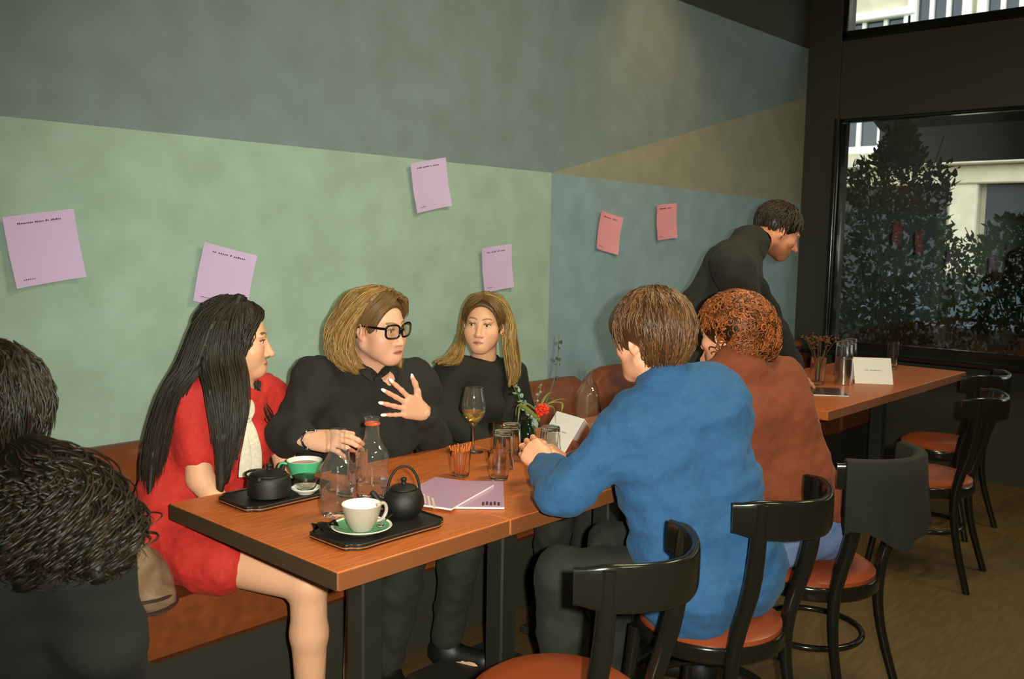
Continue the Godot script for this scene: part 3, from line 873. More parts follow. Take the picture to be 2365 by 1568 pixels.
	for k in 12:
		var a3 := k * 2.4
		var e := Vector3(cos(a3) * 0.09 * sqrt(k / 12.0), 0.2 + rng.randf() * 0.05, sin(a3) * 0.09 * sqrt(k / 12.0))
		b.tube(spline([Vector3(cos(a3) * 0.01, 0, sin(a3) * 0.01), Vector3(cos(a3) * 0.022, 0.12, sin(a3) * 0.022), e], 8), [0.0018], 5)
		for q in 7:
			hd.ball(e + Vector3(rng.randf_range(-1, 1), rng.randf_range(-1, 1), rng.randf_range(-1, 1)) * 0.018, Vector3(0.007, 0.004, 0.006), 4)
	part("stem", b, mat(Color(0.3, 0.25, 0.12), 0.8), df)
	part("blossom", hd, mat(Color(0.45, 0.25, 0.15), 0.8), df)


# ---------- people ----------
class SkinTone extends Painter:  # base colours of a face: skin, flushed cheeks, lips, brows
	var skin := Color(1, 1, 1)
	var lip := Color(0.45, 0.16, 0.14)
	var brow := Color(0.08, 0.05, 0.03)
	var stubble := 0.0
	var lash_dark := 0.6
	func tone(p: Vector3) -> Color:
		var c := skin
		var ax := absf(p.x)
		if p.z > 0.02 and p.y < 0.04:
			var ck := Vector3(ax - 0.044, p.y + 0.04, (p.z - 0.06) * 0.5).length()
			c = c.lerp(Color(skin.r * 0.98, skin.g * 0.72, skin.b * 0.68), 0.35 * clampf(1.0 - ck / 0.035, 0, 1))
			var ns := Vector3(p.x, p.y + 0.04, p.z - 0.11).length()
			c = c.lerp(Color(skin.r * 0.98, skin.g * 0.75, skin.b * 0.7), 0.4 * clampf(1.0 - ns / 0.025, 0, 1))
		if stubble > 0.0 and p.y < -0.045 and p.z > -0.02:
			c = c.lerp(Color(skin.r * 0.45, skin.g * 0.42, skin.b * 0.4), stubble * clampf((-0.045 - p.y) / 0.03, 0, 1))
		if p.z > 0.07:
			var ly := absf(p.y + 0.0745 + 0.03 * ax * ax / 0.02)
			var lm := 0.9 * clampf((0.0092 * (1.0 - pow(ax / 0.027, 2.0)) - ly) / 0.0025, 0, 1)
			c = c.lerp(lip, lm)
			if absf(p.y + 0.0745) < 0.0016 and ax < 0.022:
				c = c.lerp(Color(0.1, 0.03, 0.03), 0.7)
		if p.z > 0.055 and ax > 0.011 and ax < 0.048:
			var by := 0.0205 + 0.006 * sin((ax - 0.011) / 0.044 * PI) - 0.10 * maxf(0.0, ax - 0.04)
			var wd := 0.0042 - 0.03 * maxf(0.0, ax - 0.035)
			c = c.lerp(brow, 0.85 * clampf((wd - absf(p.y - by)) / 0.0022, 0, 1))
			var lash := absf(p.y - (0.0045 - 0.35 * maxf(0.0, absf(ax - 0.031) - 0.008)))
			if ax > 0.016 and ax < 0.048 and lash < 0.0028:
				c = c.lerp(brow, lash_dark)
		return c

class HandTone extends Painter:
	var skin := Color(1, 1, 1)
	func tone(p: Vector3) -> Color:
		return skin.lerp(Color(skin.r, skin.g * 0.74, skin.b * 0.68), 0.45 * clampf((p.y - 0.07) / 0.1, 0, 1))

func face_xf(at: Vector3, facing: Vector3, tilt := 0.0) -> Transform3D:
	var z := facing.normalized()
	var x := Vector3.UP.cross(z).normalized()
	var y := z.cross(x)
	return Transform3D(Basis(x, y, z) * Basis(Vector3(0, 0, 1), tilt), at)

# a head in its own frame (y up, z to the face), added to builder b in world coordinates
func head(b: B, xf: Transform3D, tones: SkinTone, cell := 0.003, jaw := 1.0, nose := 1.0, neck_to := Vector3.ZERO, neck_r := 0.052, soft := 0.0) -> void:
	var s := Sdf.new(Vector3(-0.1, -0.25, -0.14), Vector3(0.1, 0.13, 0.15), cell)
	s.ell(Vector3(0, 0.028, -0.015), Vector3(0.0745, 0.085, 0.096), 0.0)
	s.ell(Vector3(0, -0.005, 0.028), Vector3(0.066, 0.085, 0.064), 0.02)
	s.ell(Vector3(0, -0.068, 0.032), Vector3(0.054 * jaw, 0.046, 0.056), 0.025)
	s.ell(Vector3(0, -0.1, 0.066), Vector3(0.025 * jaw, 0.018, 0.02), 0.022)
	for g in [-1.0, 1.0]:
		s.cap(Vector3(g * 0.052 * jaw, -0.06, -0.005), Vector3(g * 0.018, -0.1, 0.06), 0.018, 0.014, 0.025)
		s.ell(Vector3(g * 0.042, -0.03, 0.06), Vector3(0.024, 0.02, 0.022), 0.02)
		s.ell(Vector3(g * 0.026, 0.017, 0.078), Vector3(0.026, 0.008, 0.013), 0.014)
	s.ell(Vector3(0, -0.07, 0.066), Vector3(0.031, 0.026, 0.026), 0.018)
	if soft > 0.0:  # fuller cheeks and chin
		for g in [-1.0, 1.0]:
			s.ell(Vector3(g * 0.034, -0.052, 0.05), Vector3(0.03, 0.036, 0.03) * soft, 0.03)
		s.ell(Vector3(0, -0.095, 0.07), Vector3(0.028, 0.022, 0.024) * soft, 0.025)
	for g in [-1.0, 1.0]:
		s.ell(Vector3(g * 0.0315, -0.002, 0.098), Vector3(0.0165, 0.0115, 0.016), 0.009, true)
	# nose
	s.cap(Vector3(0, 0.006, 0.085), Vector3(0, -0.038, 0.100 + 0.008 * nose), 0.0085, 0.0105, 0.012)
	s.ell(Vector3(0, -0.0425, 0.1035 + 0.008 * nose), Vector3(0.0118, 0.0105, 0.0115), 0.006)
	for g in [-1.0, 1.0]:
		s.ell(Vector3(g * 0.0125, -0.0455, 0.096), Vector3(0.0078, 0.0075, 0.0105), 0.005)
		s.ell(Vector3(g * 0.0065, -0.053, 0.1), Vector3(0.0036, 0.004, 0.005), 0.002, true)
	# lids round the eyes
	for g in [-1.0, 1.0]:
		s.cap(Vector3(g * 0.0165, -0.003, 0.0815), Vector3(g * 0.031, 0.0065, 0.0885), 0.0032, 0.0038, 0.004)
		s.cap(Vector3(g * 0.031, 0.0065, 0.0885), Vector3(g * 0.047, -0.002, 0.0745), 0.0038, 0.003, 0.004)
		s.cap(Vector3(g * 0.0165, -0.0045, 0.0815), Vector3(g * 0.031, -0.0115, 0.085), 0.003, 0.0034, 0.004)
		s.cap(Vector3(g * 0.031, -0.0115, 0.085), Vector3(g * 0.047, -0.004, 0.0745), 0.0034, 0.003, 0.004)
	# lips
	for g in [-1.0, 1.0]:
		s.cap(Vector3(g * 0.024, -0.0745, 0.08), Vector3(g * 0.004, -0.0695, 0.0945), 0.0035, 0.0052, 0.004)
		s.cap(Vector3(g * 0.022, -0.0755, 0.0805), Vector3(0, -0.081, 0.0935), 0.0036, 0.0064, 0.004)
	s.cap(Vector3(-0.021, -0.0747, 0.0905), Vector3(0.021, -0.0747, 0.0905), 0.0012, 0.0012, 0.003, true)
	# ears
	for g in [-1.0, 1.0]:
		var eb := Basis(Vector3(0, 1, 0), g * 0.42) * Basis(Vector3(1, 0, 0), -0.2)
		s.ell(Vector3(g * 0.0765, -0.008, -0.012), Vector3(0.0085, 0.031, 0.0195), 0.006, false, eb)
		s.ell(Vector3(g * 0.085, -0.004, -0.010), Vector3(0.0065, 0.019, 0.0105), 0.004, true, eb)
		s.ell(Vector3(g * 0.0735, -0.034, -0.004), Vector3(0.006, 0.0095, 0.008), 0.005)
	# neck down to the collar
	if neck_to == Vector3.ZERO:
		neck_to = xf * Vector3(0, -0.2, -0.035)
	s.cap(Vector3(0, -0.055, -0.022), xf.affine_inverse() * neck_to, neck_r, neck_r * 1.1, 0.025)
	s.mesh(b, xf, tones)

func eyes(o: Node3D, xf: Transform3D, gaze: Vector3, iris: Color) -> void:
	for g in [-1.0, 1.0]:
		var b := B.new()
		var gz := gaze.normalized()
		var bs := Basis(Quaternion(Vector3(0, 1, 0), gz))
		b.ball(Vector3.ZERO, Vector3.ONE * 0.0122, 20, bs)
		for k in b.v.size():
			var d := b.v[k].normalized().dot(gz)
			b.c[k] = Color(0.008, 0.007, 0.006) if d > 0.975 else (iris if d > 0.86 else Color(0.62, 0.56, 0.53))
		for k in b.v.size():
			b.v[k] = xf * (b.v[k] + Vector3(g * 0.0315, -0.002, 0.0755))
		wpart("eye", b, mat(Color(1, 1, 1), 0.08, 0.0, true), o)

# joints j: neck, shl, shr, ell, elr, wrl, wrr, pel, knl, knr, anl, anr, and how thick (grow)
func torso(s: Sdf, j: Dictionary, grow: float, wide := 1.0) -> void:
	var nk: Vector3 = j.neck
	var pl: Vector3 = j.pel
	var ax: Vector3 = ((j.shl as Vector3) - j.shr).normalized()
	var mid := nk.lerp(pl, 0.28)
	var fwd := ax.cross((nk - pl).normalized()).normalized()
	var wa := nk.lerp(pl, 0.66)
	var d := 0.075 * wide
	s.cap(mid + ax * d, wa + ax * d * 0.85, 0.098 * wide + grow, 0.088 * wide + grow, 0.05)
	s.cap(mid - ax * d, wa - ax * d * 0.85, 0.098 * wide + grow, 0.088 * wide + grow, 0.05)
	s.cap(wa + ax * d * 0.8, pl + ax * 0.075 * wide, 0.088 * wide + grow, 0.108 * wide + grow, 0.05)
	s.cap(wa - ax * d * 0.8, pl - ax * 0.075 * wide, 0.088 * wide + grow, 0.108 * wide + grow, 0.05)
	var shm: Vector3 = ((j.shl as Vector3) + j.shr) * 0.5
	s.cap(j.shl, shm.lerp(mid, 0.15), 0.054 + grow, 0.07 + grow, 0.05)
	s.cap(j.shr, shm.lerp(mid, 0.15), 0.054 + grow, 0.07 + grow, 0.05)
	s.cap(nk - (nk - pl).normalized() * 0.03, (j.shl as Vector3).lerp(nk, 0.25), 0.05 + grow * 0.7, 0.045 + grow, 0.04)
	s.cap(nk - (nk - pl).normalized() * 0.03, (j.shr as Vector3).lerp(nk, 0.25), 0.05 + grow * 0.7, 0.045 + grow, 0.04)
	if j.has("bust"):
		for g in [-1.0, 1.0]:
			s.ell(nk.lerp(pl, 0.42) + ax * 0.078 * g * wide + fwd * (0.085 * wide), Vector3.ONE * (float(j.bust) + grow), 0.04)

func arm(s: Sdf, a: Vector3, e: Vector3, w: Vector3, grow: float, upto := 1.0, r := 0.046, k := 0.03) -> void:
	# upto 0..1 upper arm, 1..2 forearm
	var u := minf(upto, 1.0)
	s.cap(a, a.lerp(e, u), r + grow, lerpf(r, 0.037, u) + grow, k)
	if upto > 1.0:
		s.cap(e, e.lerp(w, upto - 1.0), 0.039 + grow, lerpf(0.039, 0.027, upto - 1.0) + grow, 0.02)

func leg(s: Sdf, h: Vector3, kn: Vector3, an: Vector3, grow: float, low := 1.0) -> void:
	s.cap(h, kn, 0.082 + grow, 0.056 + grow, 0.03)
	s.cap(kn, kn.lerp(an, 0.35 * low), 0.052 + grow, 0.053 + grow, 0.02)
	s.cap(kn.lerp(an, 0.35 * low), kn.lerp(an, low), 0.053 + grow, lerpf(0.053, 0.036, low) + grow, 0.02)

func around(pts: Array, m: float) -> Array:
	var lo: Vector3 = pts[0]
	var hi: Vector3 = pts[0]
	for p in pts:
		lo = lo.min(p)
		hi = hi.max(p)
	return [lo - Vector3.ONE * m, hi + Vector3.ONE * m]

# the bare body: trunk, arms, legs and feet in one surface
func body(b: B, j: Dictionary, skin: Color, cell := 0.012) -> void:
	var all := []
	for k in j:
		if j[k] is Vector3:
			all.append(j[k])
	var bx := around(all, 0.16)
	bx[0].y = maxf(bx[0].y, -0.01)
	var s := Sdf.new(bx[0], bx[1], cell)
	torso(s, j, -0.012, j.get("wide", 1.0))
	arm(s, j.shl, j.ell, j.wrl, 0.0, 2.0, 0.044)
	arm(s, j.shr, j.elr, j.wrr, 0.0, 2.0, 0.044)
	var ax: Vector3 = ((j.shl as Vector3) - j.shr).normalized()
	for g in [["knl", "anl", 1.0], ["knr", "anr", -1.0]]:
		var hp: Vector3 = j.pel + ax * 0.085 * g[2]
		leg(s, hp, j[g[0]], j[g[1]], 0.0)
		var an: Vector3 = j[g[1]]
		var fd: Vector3 = j.get("foot", (j[g[0]] - hp) * Vector3(1, 0, 1))
		fd = fd.normalized()
		s.cap(an - Vector3(0, 0.045, 0), an + fd * 0.13 - Vector3(0, 0.058, 0), 0.034, 0.026, 0.03)
	var sk := B.new()
	b.tint = skin
	s.mesh(b)

# a hand with palm, four fingers and thumb; fingers run along dir, back faces the side given
func hand(b: B, o: Node3D, wrist: Vector3, dir: Vector3, back: Vector3, side: float, curls: Array, spread: Array, thumb_out: float, skin: Color, nail := Color(0, 0, 0, 0), size := 1.0, thumb_curl := 0.25) -> void:
	var y := dir.normalized()
	var z := (back - y * back.dot(y)).normalized()
	var x := y.cross(z)  # toward the thumb for side +1
	var xf := Transform3D(Basis(x * side * size, y * size, z * size), wrist)
	var s := Sdf.new(Vector3(-0.08, -0.06, -0.1), Vector3(0.11, 0.2, 0.06), 0.003)
	s.cap(Vector3(0, -0.045, 0), Vector3(0, 0.01, 0), 0.0255, 0.026, 0.01, false, Vector3(0, 0, 1), 1.35)
	var kx := [0.029, 0.0095, -0.0105, -0.029]
	var ky := [0.088, 0.094, 0.09, 0.08]
	var ln := [[0.043, 0.026, 0.02], [0.047, 0.03, 0.021], [0.043, 0.028, 0.021], [0.034, 0.021, 0.018]]
	for i in 4:
		s.cap(Vector3(kx[i] * 0.55, 0.008, 0), Vector3(kx[i], ky[i], 0.003), 0.0145, 0.0112, 0.014)
		s.cap(Vector3(kx[i] * 0.7, 0.03, -0.006), Vector3(kx[i], ky[i] - 0.012, -0.005), 0.012, 0.011, 0.014)
	s.cap(Vector3(0.018, 0.02, -0.008), Vector3(0.032, 0.05, -0.012), 0.016, 0.014, 0.014)
	var tips := []
	for i in 4:
		var p := Vector3(kx[i], ky[i], 0.001)
		var cu: float = curls[i]
		var ang := cu * 0.6
		var sp: float = spread[i]
		var d := Vector3.ZERO
		for q in 3:
			d = Vector3(sin(sp) * cos(ang), cos(sp) * cos(ang), -sin(ang))
			var e: Vector3 = p + d * ln[i][q]
			var r0: float = [0.0094, 0.0086, 0.0078][q] * (0.88 if i == 3 else 1.0)
			s.cap(p, e, r0, r0 * 0.9, 0.005)
			p = e
			ang += cu * (0.9 if q == 0 else 0.6)
		tips.append([p, d])
	var tp := Vector3(0.026, 0.03, -0.008)
	var ta := thumb_out
	for q in 3:
		var d2 := Vector3(sin(ta), cos(ta), -thumb_curl).normalized()
		var e2: Vector3 = tp + d2 * [0.04, 0.032, 0.027][q]
		var r1: float = [0.0135, 0.0108, 0.0095][q]
		s.cap(tp, e2, r1, r1 * 0.85, 0.008)
		tp = e2
		ta -= 0.16
		if q == 2:
			tips.append([tp, d2])
	var ht := HandTone.new()
	ht.skin = skin
	s.mesh(b, xf, ht)
	if nail.a > 0.0:
		for t in tips:
			var nb := B.new()
			var d3: Vector3 = t[1]
			var up := (Vector3(0, 0, 1) - d3 * d3.z).normalized()
			nb.ball(t[0] + d3 * 0.006 + up * 0.0052, Vector3(0.0058, 0.011, 0.0022), 8, Basis(d3.cross(up), d3, up))
			for k in nb.v.size():
				nb.v[k] = xf * nb.v[k]
			wpart("nail", nb, mat(nail, 0.2), o, "white painted nail")

# ---------- hair ----------
# strands fan out between neighbouring guide lines and lie in a sleeve of radius r0 (roots) to r1 (tips) round them
func strands(b: B, guides: Array, n: int, r: float, r0: float, r1: float, ca: Color, cb: Color, sd: int, curl := 0.0, steps := 16, turns := 5.0, root := 0.45) -> void:
	var rng := RandomNumberGenerator.new()
	rng.seed = sd
	var m: int = guides[0].size()
	for i in n:
		var u := rng.randf() * (guides.size() - 1)
		var k := mini(int(u), guides.size() - 2) if guides.size() > 1 else 0
		var t := u - k
		var pts := []
		var d := Vector3(rng.randfn(), rng.randfn() * 0.6, rng.randfn()).normalized() * rng.randf_range(0.7, 1.15)
		for q in m:
			var f := float(q) / (m - 1)
			var a: Vector3 = guides[k][q]
			var c2: Vector3 = guides[mini(k + 1, guides.size() - 1)][q]
			var w := lerpf(r0, r1, f) * lerpf(root, 1.0, smoothstep(0.0, 0.3, f)) * (1.0 - 0.55 * smoothstep(0.75, 1.0, f))
			pts.append(a.lerp(c2, t) + d * w + Vector3(rng.randfn(), rng.randfn(), rng.randfn()) * 0.0025)
		var cut := rng.randf_range(0.86, 1.0)
		var path := spline(pts, steps)
		path = path.slice(0, maxi(int(steps * cut), 4))
		if curl > 0.0:
			var ph := rng.randf() * TAU
			for q in path.size():
				var w2 := ph + float(q) / steps * TAU * turns
				var am := curl * smoothstep(0.0, 0.3, float(q) / path.size())
				path[q] += Vector3(cos(w2), sin(w2 * 0.7) * 0.5, sin(w2)) * am
		var rad := []
		var rr := r * rng.randf_range(0.7, 1.3)
		for q in path.size():
			var e := float(q) / (path.size() - 1)
			rad.append(rr * (0.75 + 0.25 * sin(e * PI)) * (1.0 - 0.75 * smoothstep(0.75, 1.0, e)))
		b.tint = ca.lerp(cb, rng.randf())
		b.tube(path, rad, 4, true)

# a solid under-layer so that no skin shows between the strands
func mass(b: B, guides: Array, r0: float, r1: float, c: Color, cell := 0.008, extra := []) -> void:
	var all := []
	for g in guides:
		all.append_array(g)
	for e in extra:
		all.append(e[0] + Vector3.ONE * e[1].x)
		all.append(e[0] - Vector3.ONE * e[1].x)
	var bx := around(all, maxf(r0, r1) + 0.03)
	var s := Sdf.new(bx[0], bx[1], cell)
	for e in extra:
		s.ell(e[0], e[1], 0.02, false, e[2] if e.size() > 2 else Basis())
	for g in guides:
		for q in g.size() - 1:
			var f0 = float(q) / (g.size() - 1)
			var f1 = float(q + 1) / (g.size() - 1)
			s.cap(g[q], g[q + 1], lerpf(r0, r1, f0), lerpf(r0, r1, f1), 0.02)
	b.tint = c
	s.mesh(b)

# scalp cap in head space with the face left free
func scalp(b: B, xf: Transform3D, c: Color, grow := 0.012, face_y := -0.02, cell := 0.006) -> void:
	var s := Sdf.new(Vector3(-0.12, -0.16, -0.15), Vector3(0.12, 0.15, 0.15), cell)
	s.ell(Vector3(0, 0.03, -0.016), Vector3(0.0755 + grow, 0.087 + grow, 0.098 + grow), 0.0)
	s.ell(Vector3(0, face_y - 0.055, 0.1), Vector3(0.078, 0.105, 0.085), 0.012, true)
	for g in [-1.0, 1.0]:
		s.ell(Vector3(g * 0.09, -0.03, 0.0), Vector3(0.03, 0.045, 0.03), 0.01, true)
	s.ell(Vector3(0, -0.13, -0.02), Vector3(0.12, 0.08, 0.12), 0.01, true)
	b.tint = c
	s.mesh(b, xf)

# strands that lie on the skull from a crown point towards the rim
func crown_hair(b: B, xf: Transform3D, n: int, r: float, grow: float, ca: Color, cb: Color, sd: int, part_x: float, a0: float, a1: float, drop: float, jitter := 0.004, curl := 0.0, s0 := 0.02, s1 := 0.75) -> void:
	var rng := RandomNumberGenerator.new()
	rng.seed = sd
	for i in n:
		var a := lerpf(a0, a1, rng.randf())  # direction round the head, 0 = face
		var start := rng.randf_range(s0, s1)
		var pts := []
		var len_ := drop * rng.randf_range(0.75, 1.1)
		for q in 6:
			var th := start + len_ * q / 5.0
			var aa := a + rng.randf_range(-0.06, 0.06)
			var d := Vector3(sin(th) * sin(aa), cos(th), sin(th) * cos(aa))
			var p := Vector3(d.x * (0.0755 + grow), d.y * (0.087 + grow), d.z * (0.098 + grow)) + Vector3(part_x * (1.0 - q / 5.0), 0.03, -0.016)
			if th > 1.7:
				p.y -= (th - 1.7) * 0.03
			p += Vector3(rng.randfn(), rng.randfn(), rng.randfn()) * jitter
			pts.append(xf * p)
		var path := spline(pts, 12)
		if curl > 0.0:
			var ph := rng.randf() * TAU
			for q in path.size():
				path[q] += xf.basis * Vector3(cos(ph + q * 1.1), sin(ph + q * 0.9), sin(ph + q * 1.1)) * curl
		b.tint = ca.lerp(cb, rng.randf())
		b.tube(path, [r * 0.7, r, r, r, r, r, r, r, r * 0.9, r * 0.8, r * 0.6, r * 0.2], 4)

func cloth(c: Color, rough := 0.9, sheen := 0.2) -> StandardMaterial3D:
	var m := mat(c, rough)
	if sheen > 0.0:
		m.rim_enabled = true
		m.rim = sheen
		m.rim_tint = 0.7
	tri_tex(m, noise_tex(int(c.r * 900 + c.b * 77), 0.04, Color(0.86, 0.86, 0.86), Color(1, 1, 1), 3), Vector3(3, 3, 3), noise_tex(int(c.g * 900 + 5), 0.3, Color(0, 0, 0), Color(1, 1, 1), 2), 0.03)
	return m

func skin_mat() -> StandardMaterial3D:
	var m := mat(Color(1, 1, 1), 0.5, 0.0, true)
	m.subsurf_scatter_enabled = true
	m.subsurf_scatter_strength = 0.12
	return m

func hair_mat(rough := 0.38) -> StandardMaterial3D:
	return mat(Color(1, 1, 1), rough, 0.0, true)

func person(label: String, at: Vector3) -> Node3D:
	return thing("person", label, "person", at)

func build_people() -> void:
	woman_in_red()
	woman_with_glasses()
	young_blonde()
	man_in_blue()
	person_in_rust()
	bending_man()
	curly_person()

func woman_in_red() -> void:
	var o := person("woman in a red dress with very long dark hair, in profile", Vector3(1.4, 0, -2.62))
	var skin := lin("e0a988")
	var j := {neck = Vector3(1.5896, 1.0373, -2.6400), shl = Vector3(1.7205, 0.9739, -2.6700), shr = Vector3(1.3920, 1.0137, -2.5800), ell = Vector3(1.7223, 0.7305, -2.5600), elr = Vector3(1.3771, 0.7818, -2.5000), wrl = Vector3(1.62, 0.64, -2.36), wrr = Vector3(1.42, 0.63, -2.33), pel = Vector3(1.37, 0.57, -2.66), knl = Vector3(1.86, 0.53, -2.31), knr = Vector3(1.5053, 0.5250, -2.1387), anl = Vector3(1.84, 0.08, -2.36), anr = Vector3(1.5334, 0.5000, -2.1702) + Vector3(0.0, -0.42, 0.0), bust = 0.06}
	var xf := face_xf(Vector3(1.5750, 1.1770, -2.6200), Vector3(0.80, -0.06, 0.60), 0.0)
	var b := B.new()
	body(b, j, skin, 0.011)
	var t := SkinTone.new()
	t.skin = skin
	t.lash_dark = 0.92
	t.lip = lin("b8625c")
	t.brow = lin("2b1d16")
	head(b, xf, t, 0.003, 0.9, 0.9, j.neck, 0.05, 1.0)
	hand(b, o, j.wrr, Vector3(0.6, -0.1, 0.4), Vector3(0, 1, 0.2), -1.0, [0.4, 0.4, 0.45, 0.5], [0.1, 0.03, -0.04, -0.1], 0.7, skin)
	hand(b, o, j.wrl, Vector3(-0.6, -0.05, 0.3), Vector3(0, 1, 0.2), 1.0, [0.4, 0.4, 0.45, 0.5], [0.1, 0.03, -0.04, -0.1], 0.7, skin)
	wpart("body", b, skin_mat(), o)
	eyes(o, xf, Vector3(0.0, -0.05, 1), lin("3a2618"))
	# dress
	var bx := around([j.neck, j.shl, j.shr, j.pel, j.knl, j.knr, j.ell, j.elr], 0.2)
	var s := Sdf.new(bx[0], bx[1], 0.009)
	torso(s, j, 0.012)
	arm(s, j.shl, j.ell, j.wrl, 0.014, 0.62, 0.048)
	arm(s, j.shr, j.elr, j.wrr, 0.014, 0.68, 0.05)
	for g in [["knl", 1.0], ["knr", -1.0]]:
		var hp: Vector3 = j.pel + ((j.shl as Vector3) - j.shr).normalized() * 0.085 * g[1]
		s.cap(hp, hp.lerp(j[g[0]], 0.40), 0.105, 0.1, 0.05)
	s.cap(j.pel + Vector3(0.02, 0.0, 0.05), (j.knl as Vector3).lerp(j.knr, 0.5).lerp(j.pel, 0.62), 0.12, 0.1, 0.06)
	s.cap(j.pel + Vector3(-0.1, 0.02, 0.1), j.pel + Vector3(0.0, -0.02, 0.3), 0.07, 0.075, 0.06)
	s.ell(j.neck + Vector3(0.02, 0.02, 0.05), Vector3(0.05, 0.06, 0.05), 0.01, true)
	b = B.new()
	s.mesh(b)
	b.wobble(0.012, 7.0, 3, Vector3(1, 0.6, 1))
	b.wobble(0.004, 22.0, 4)
	wpart("dress", b, cloth(Color(0.80, 0.17, 0.14), 0.8, 0.25), o)
	# white neck bow
	b = B.new()
	var kn := Vector3(1.5210, 0.9464, -2.4700)
	b.tube(spline([Vector3(1.5602, 0.9928, -2.5200), Vector3(1.5457, 0.9673, -2.4900), kn], 10), [0.008, 0.01, 0.012, 0.012, 0.012, 0.012, 0.012, 0.012, 0.011, 0.011], 10, true, 0.5)
	b.ball(kn, Vector3(0.013, 0.014, 0.012), 8)
	b.tube(spline([kn, Vector3(1.5169, 0.8930, -2.4550), Vector3(1.5072, 0.8342, -2.4550), Vector3(1.5035, 0.7734, -2.4600)], 14), [0.008, 0.012, 0.015, 0.017, 0.018, 0.019, 0.02, 0.021, 0.022, 0.022, 0.023, 0.023, 0.023, 0.022], 12, true, 0.28, Vector3(0, 0, 1))
	b.tube(spline([kn, Vector3(1.5273, 0.8923, -2.4500), Vector3(1.5371, 0.8370, -2.4500), Vector3(1.5395, 0.7734, -2.4550)], 14), [0.008, 0.012, 0.015, 0.017, 0.018, 0.018, 0.019, 0.02, 0.02, 0.02, 0.02, 0.02, 0.02, 0.019], 12, true, 0.28, Vector3(0, 0, 1))
	b.tube(spline([kn, Vector3(1.5002, 0.9585, -2.4600), Vector3(1.4940, 0.9420, -2.4600), kn], 12), [0.008, 0.012, 0.015, 0.015, 0.015, 0.014, 0.012, 0.01, 0.008, 0.008, 0.008, 0.008], 10, true, 0.4)
	wpart("neck_bow", b, cloth(Color(0.88, 0.84, 0.78), 0.8, 0.1), o, "white tied neck bow")
	# hair
	var ha := lin("1d1712")
	var hb := lin("2e241b")
	var gb := [
		[Vector3(1.5781, 1.2996, -2.6400), Vector3(1.4978, 1.2482, -2.6800), Vector3(1.4339, 1.1162, -2.6800), Vector3(1.3601, 0.9884, -2.6800), Vector3(1.3095, 0.8341, -2.6800), Vector3(1.2892, 0.6733, -2.6800)],
		[Vector3(1.5496, 1.3028, -2.6000), Vector3(1.4387, 1.2381, -2.5800), Vector3(1.3719, 1.1072, -2.5600), Vector3(1.3148, 1.0068, -2.5800), Vector3(1.2811, 0.8523, -2.6000), Vector3(1.2679, 0.6906, -2.6000)],
		[Vector3(1.5392, 1.3048, -2.5700), Vector3(1.4360, 1.2361, -2.5200), Vector3(1.3822, 1.1239, -2.5150), Vector3(1.3325, 1.0422, -2.5400), Vector3(1.3085, 0.8627, -2.5900), Vector3(1.3145, 0.6902, -2.6200)]]
	var gf := [
		[Vector3(1.5392, 1.3048, -2.5700), Vector3(1.4388, 1.2359, -2.5200), Vector3(1.3946, 1.1244, -2.5000), Vector3(1.3801, 1.0494, -2.4400), Vector3(1.3871, 0.9174, -2.4200), Vector3(1.3971, 0.7524, -2.4300)],
		[Vector3(1.5392, 1.3086, -2.5500), Vector3(1.4732, 1.2413, -2.5100), Vector3(1.4512, 1.1326, -2.5000), Vector3(1.4230, 1.0460, -2.4300), Vector3(1.4091, 0.9157, -2.4100), Vector3(1.4012, 0.7601, -2.4200)],
		[Vector3(1.5452, 1.3137, -2.5500), Vector3(1.5040, 1.2452, -2.5250), Vector3(1.4979, 1.1396, -2.5250), Vector3(1.4707, 1.0580, -2.4500), Vector3(1.4552, 0.9400, -2.4200), Vector3(1.4200, 0.7827, -2.4200)],
		[Vector3(1.5663, 1.3071, -2.5600), Vector3(1.5533, 1.2477, -2.5500), Vector3(1.5400, 1.1609, -2.5500), Vector3(1.5233, 1.0734, -2.5000), Vector3(1.5033, 0.9740, -2.4600), Vector3(1.4554, 0.8403, -2.4300)]]
	b = B.new()
	scalp(b, xf, ha, 0.016, 0.024)
	mass(b, gb, 0.012, 0.012, ha, 0.008)
	mass(b, gf, 0.010, 0.007, ha, 0.008)
	strands(b, gb, 420, 0.0024, 0.024, 0.026, ha, hb, 11, 0.0, 18)
	strands(b, gf, 460, 0.0022, 0.018, 0.016, ha, hb, 12, 0.0, 18)
	strands(b, [[Vector3(1.6469, 1.0362, -2.6000), Vector3(1.6495, 0.9754, -2.5750), Vector3(1.6779, 0.9222, -2.5750), Vector3(1.7003, 0.8603, -2.5850)], [Vector3(1.6248, 1.0395, -2.5900), Vector3(1.6208, 0.9737, -2.5600), Vector3(1.6392, 0.9222, -2.5600), Vector3(1.6662, 0.8888, -2.5700)]], 16, 0.0024, 0.006, 0.008, ha, hb, 13, 0.0, 12)
	crown_hair(b, xf, 200, 0.0024, 0.018, ha, hb, 14, 0.0, 0.85, 3.3, 1.3, 0.0022)
	crown_hair(b, xf, 420, 0.0024, 0.018, ha, hb, 16, 0.0, 3.0, 5.4, 1.35, 0.0022)
	# hairline swept from the brow back over the ear
	strands(b, [[xf * Vector3(0.0, 0.118, 0.03), xf * Vector3(-0.045, 0.09, 0.06), xf * Vector3(-0.084, 0.03, 0.035), xf * Vector3(-0.09, -0.03, 0.02), xf * Vector3(-0.088, -0.09, 0.0)], [xf * Vector3(0.0, 0.112, 0.05), xf * Vector3(-0.04, 0.082, 0.074), xf * Vector3(-0.078, 0.03, 0.052), xf * Vector3(-0.088, -0.03, 0.034), xf * Vector3(-0.09, -0.09, 0.02)]], 130, 0.0024, 0.006, 0.008, ha, hb, 15, 0.0, 14)
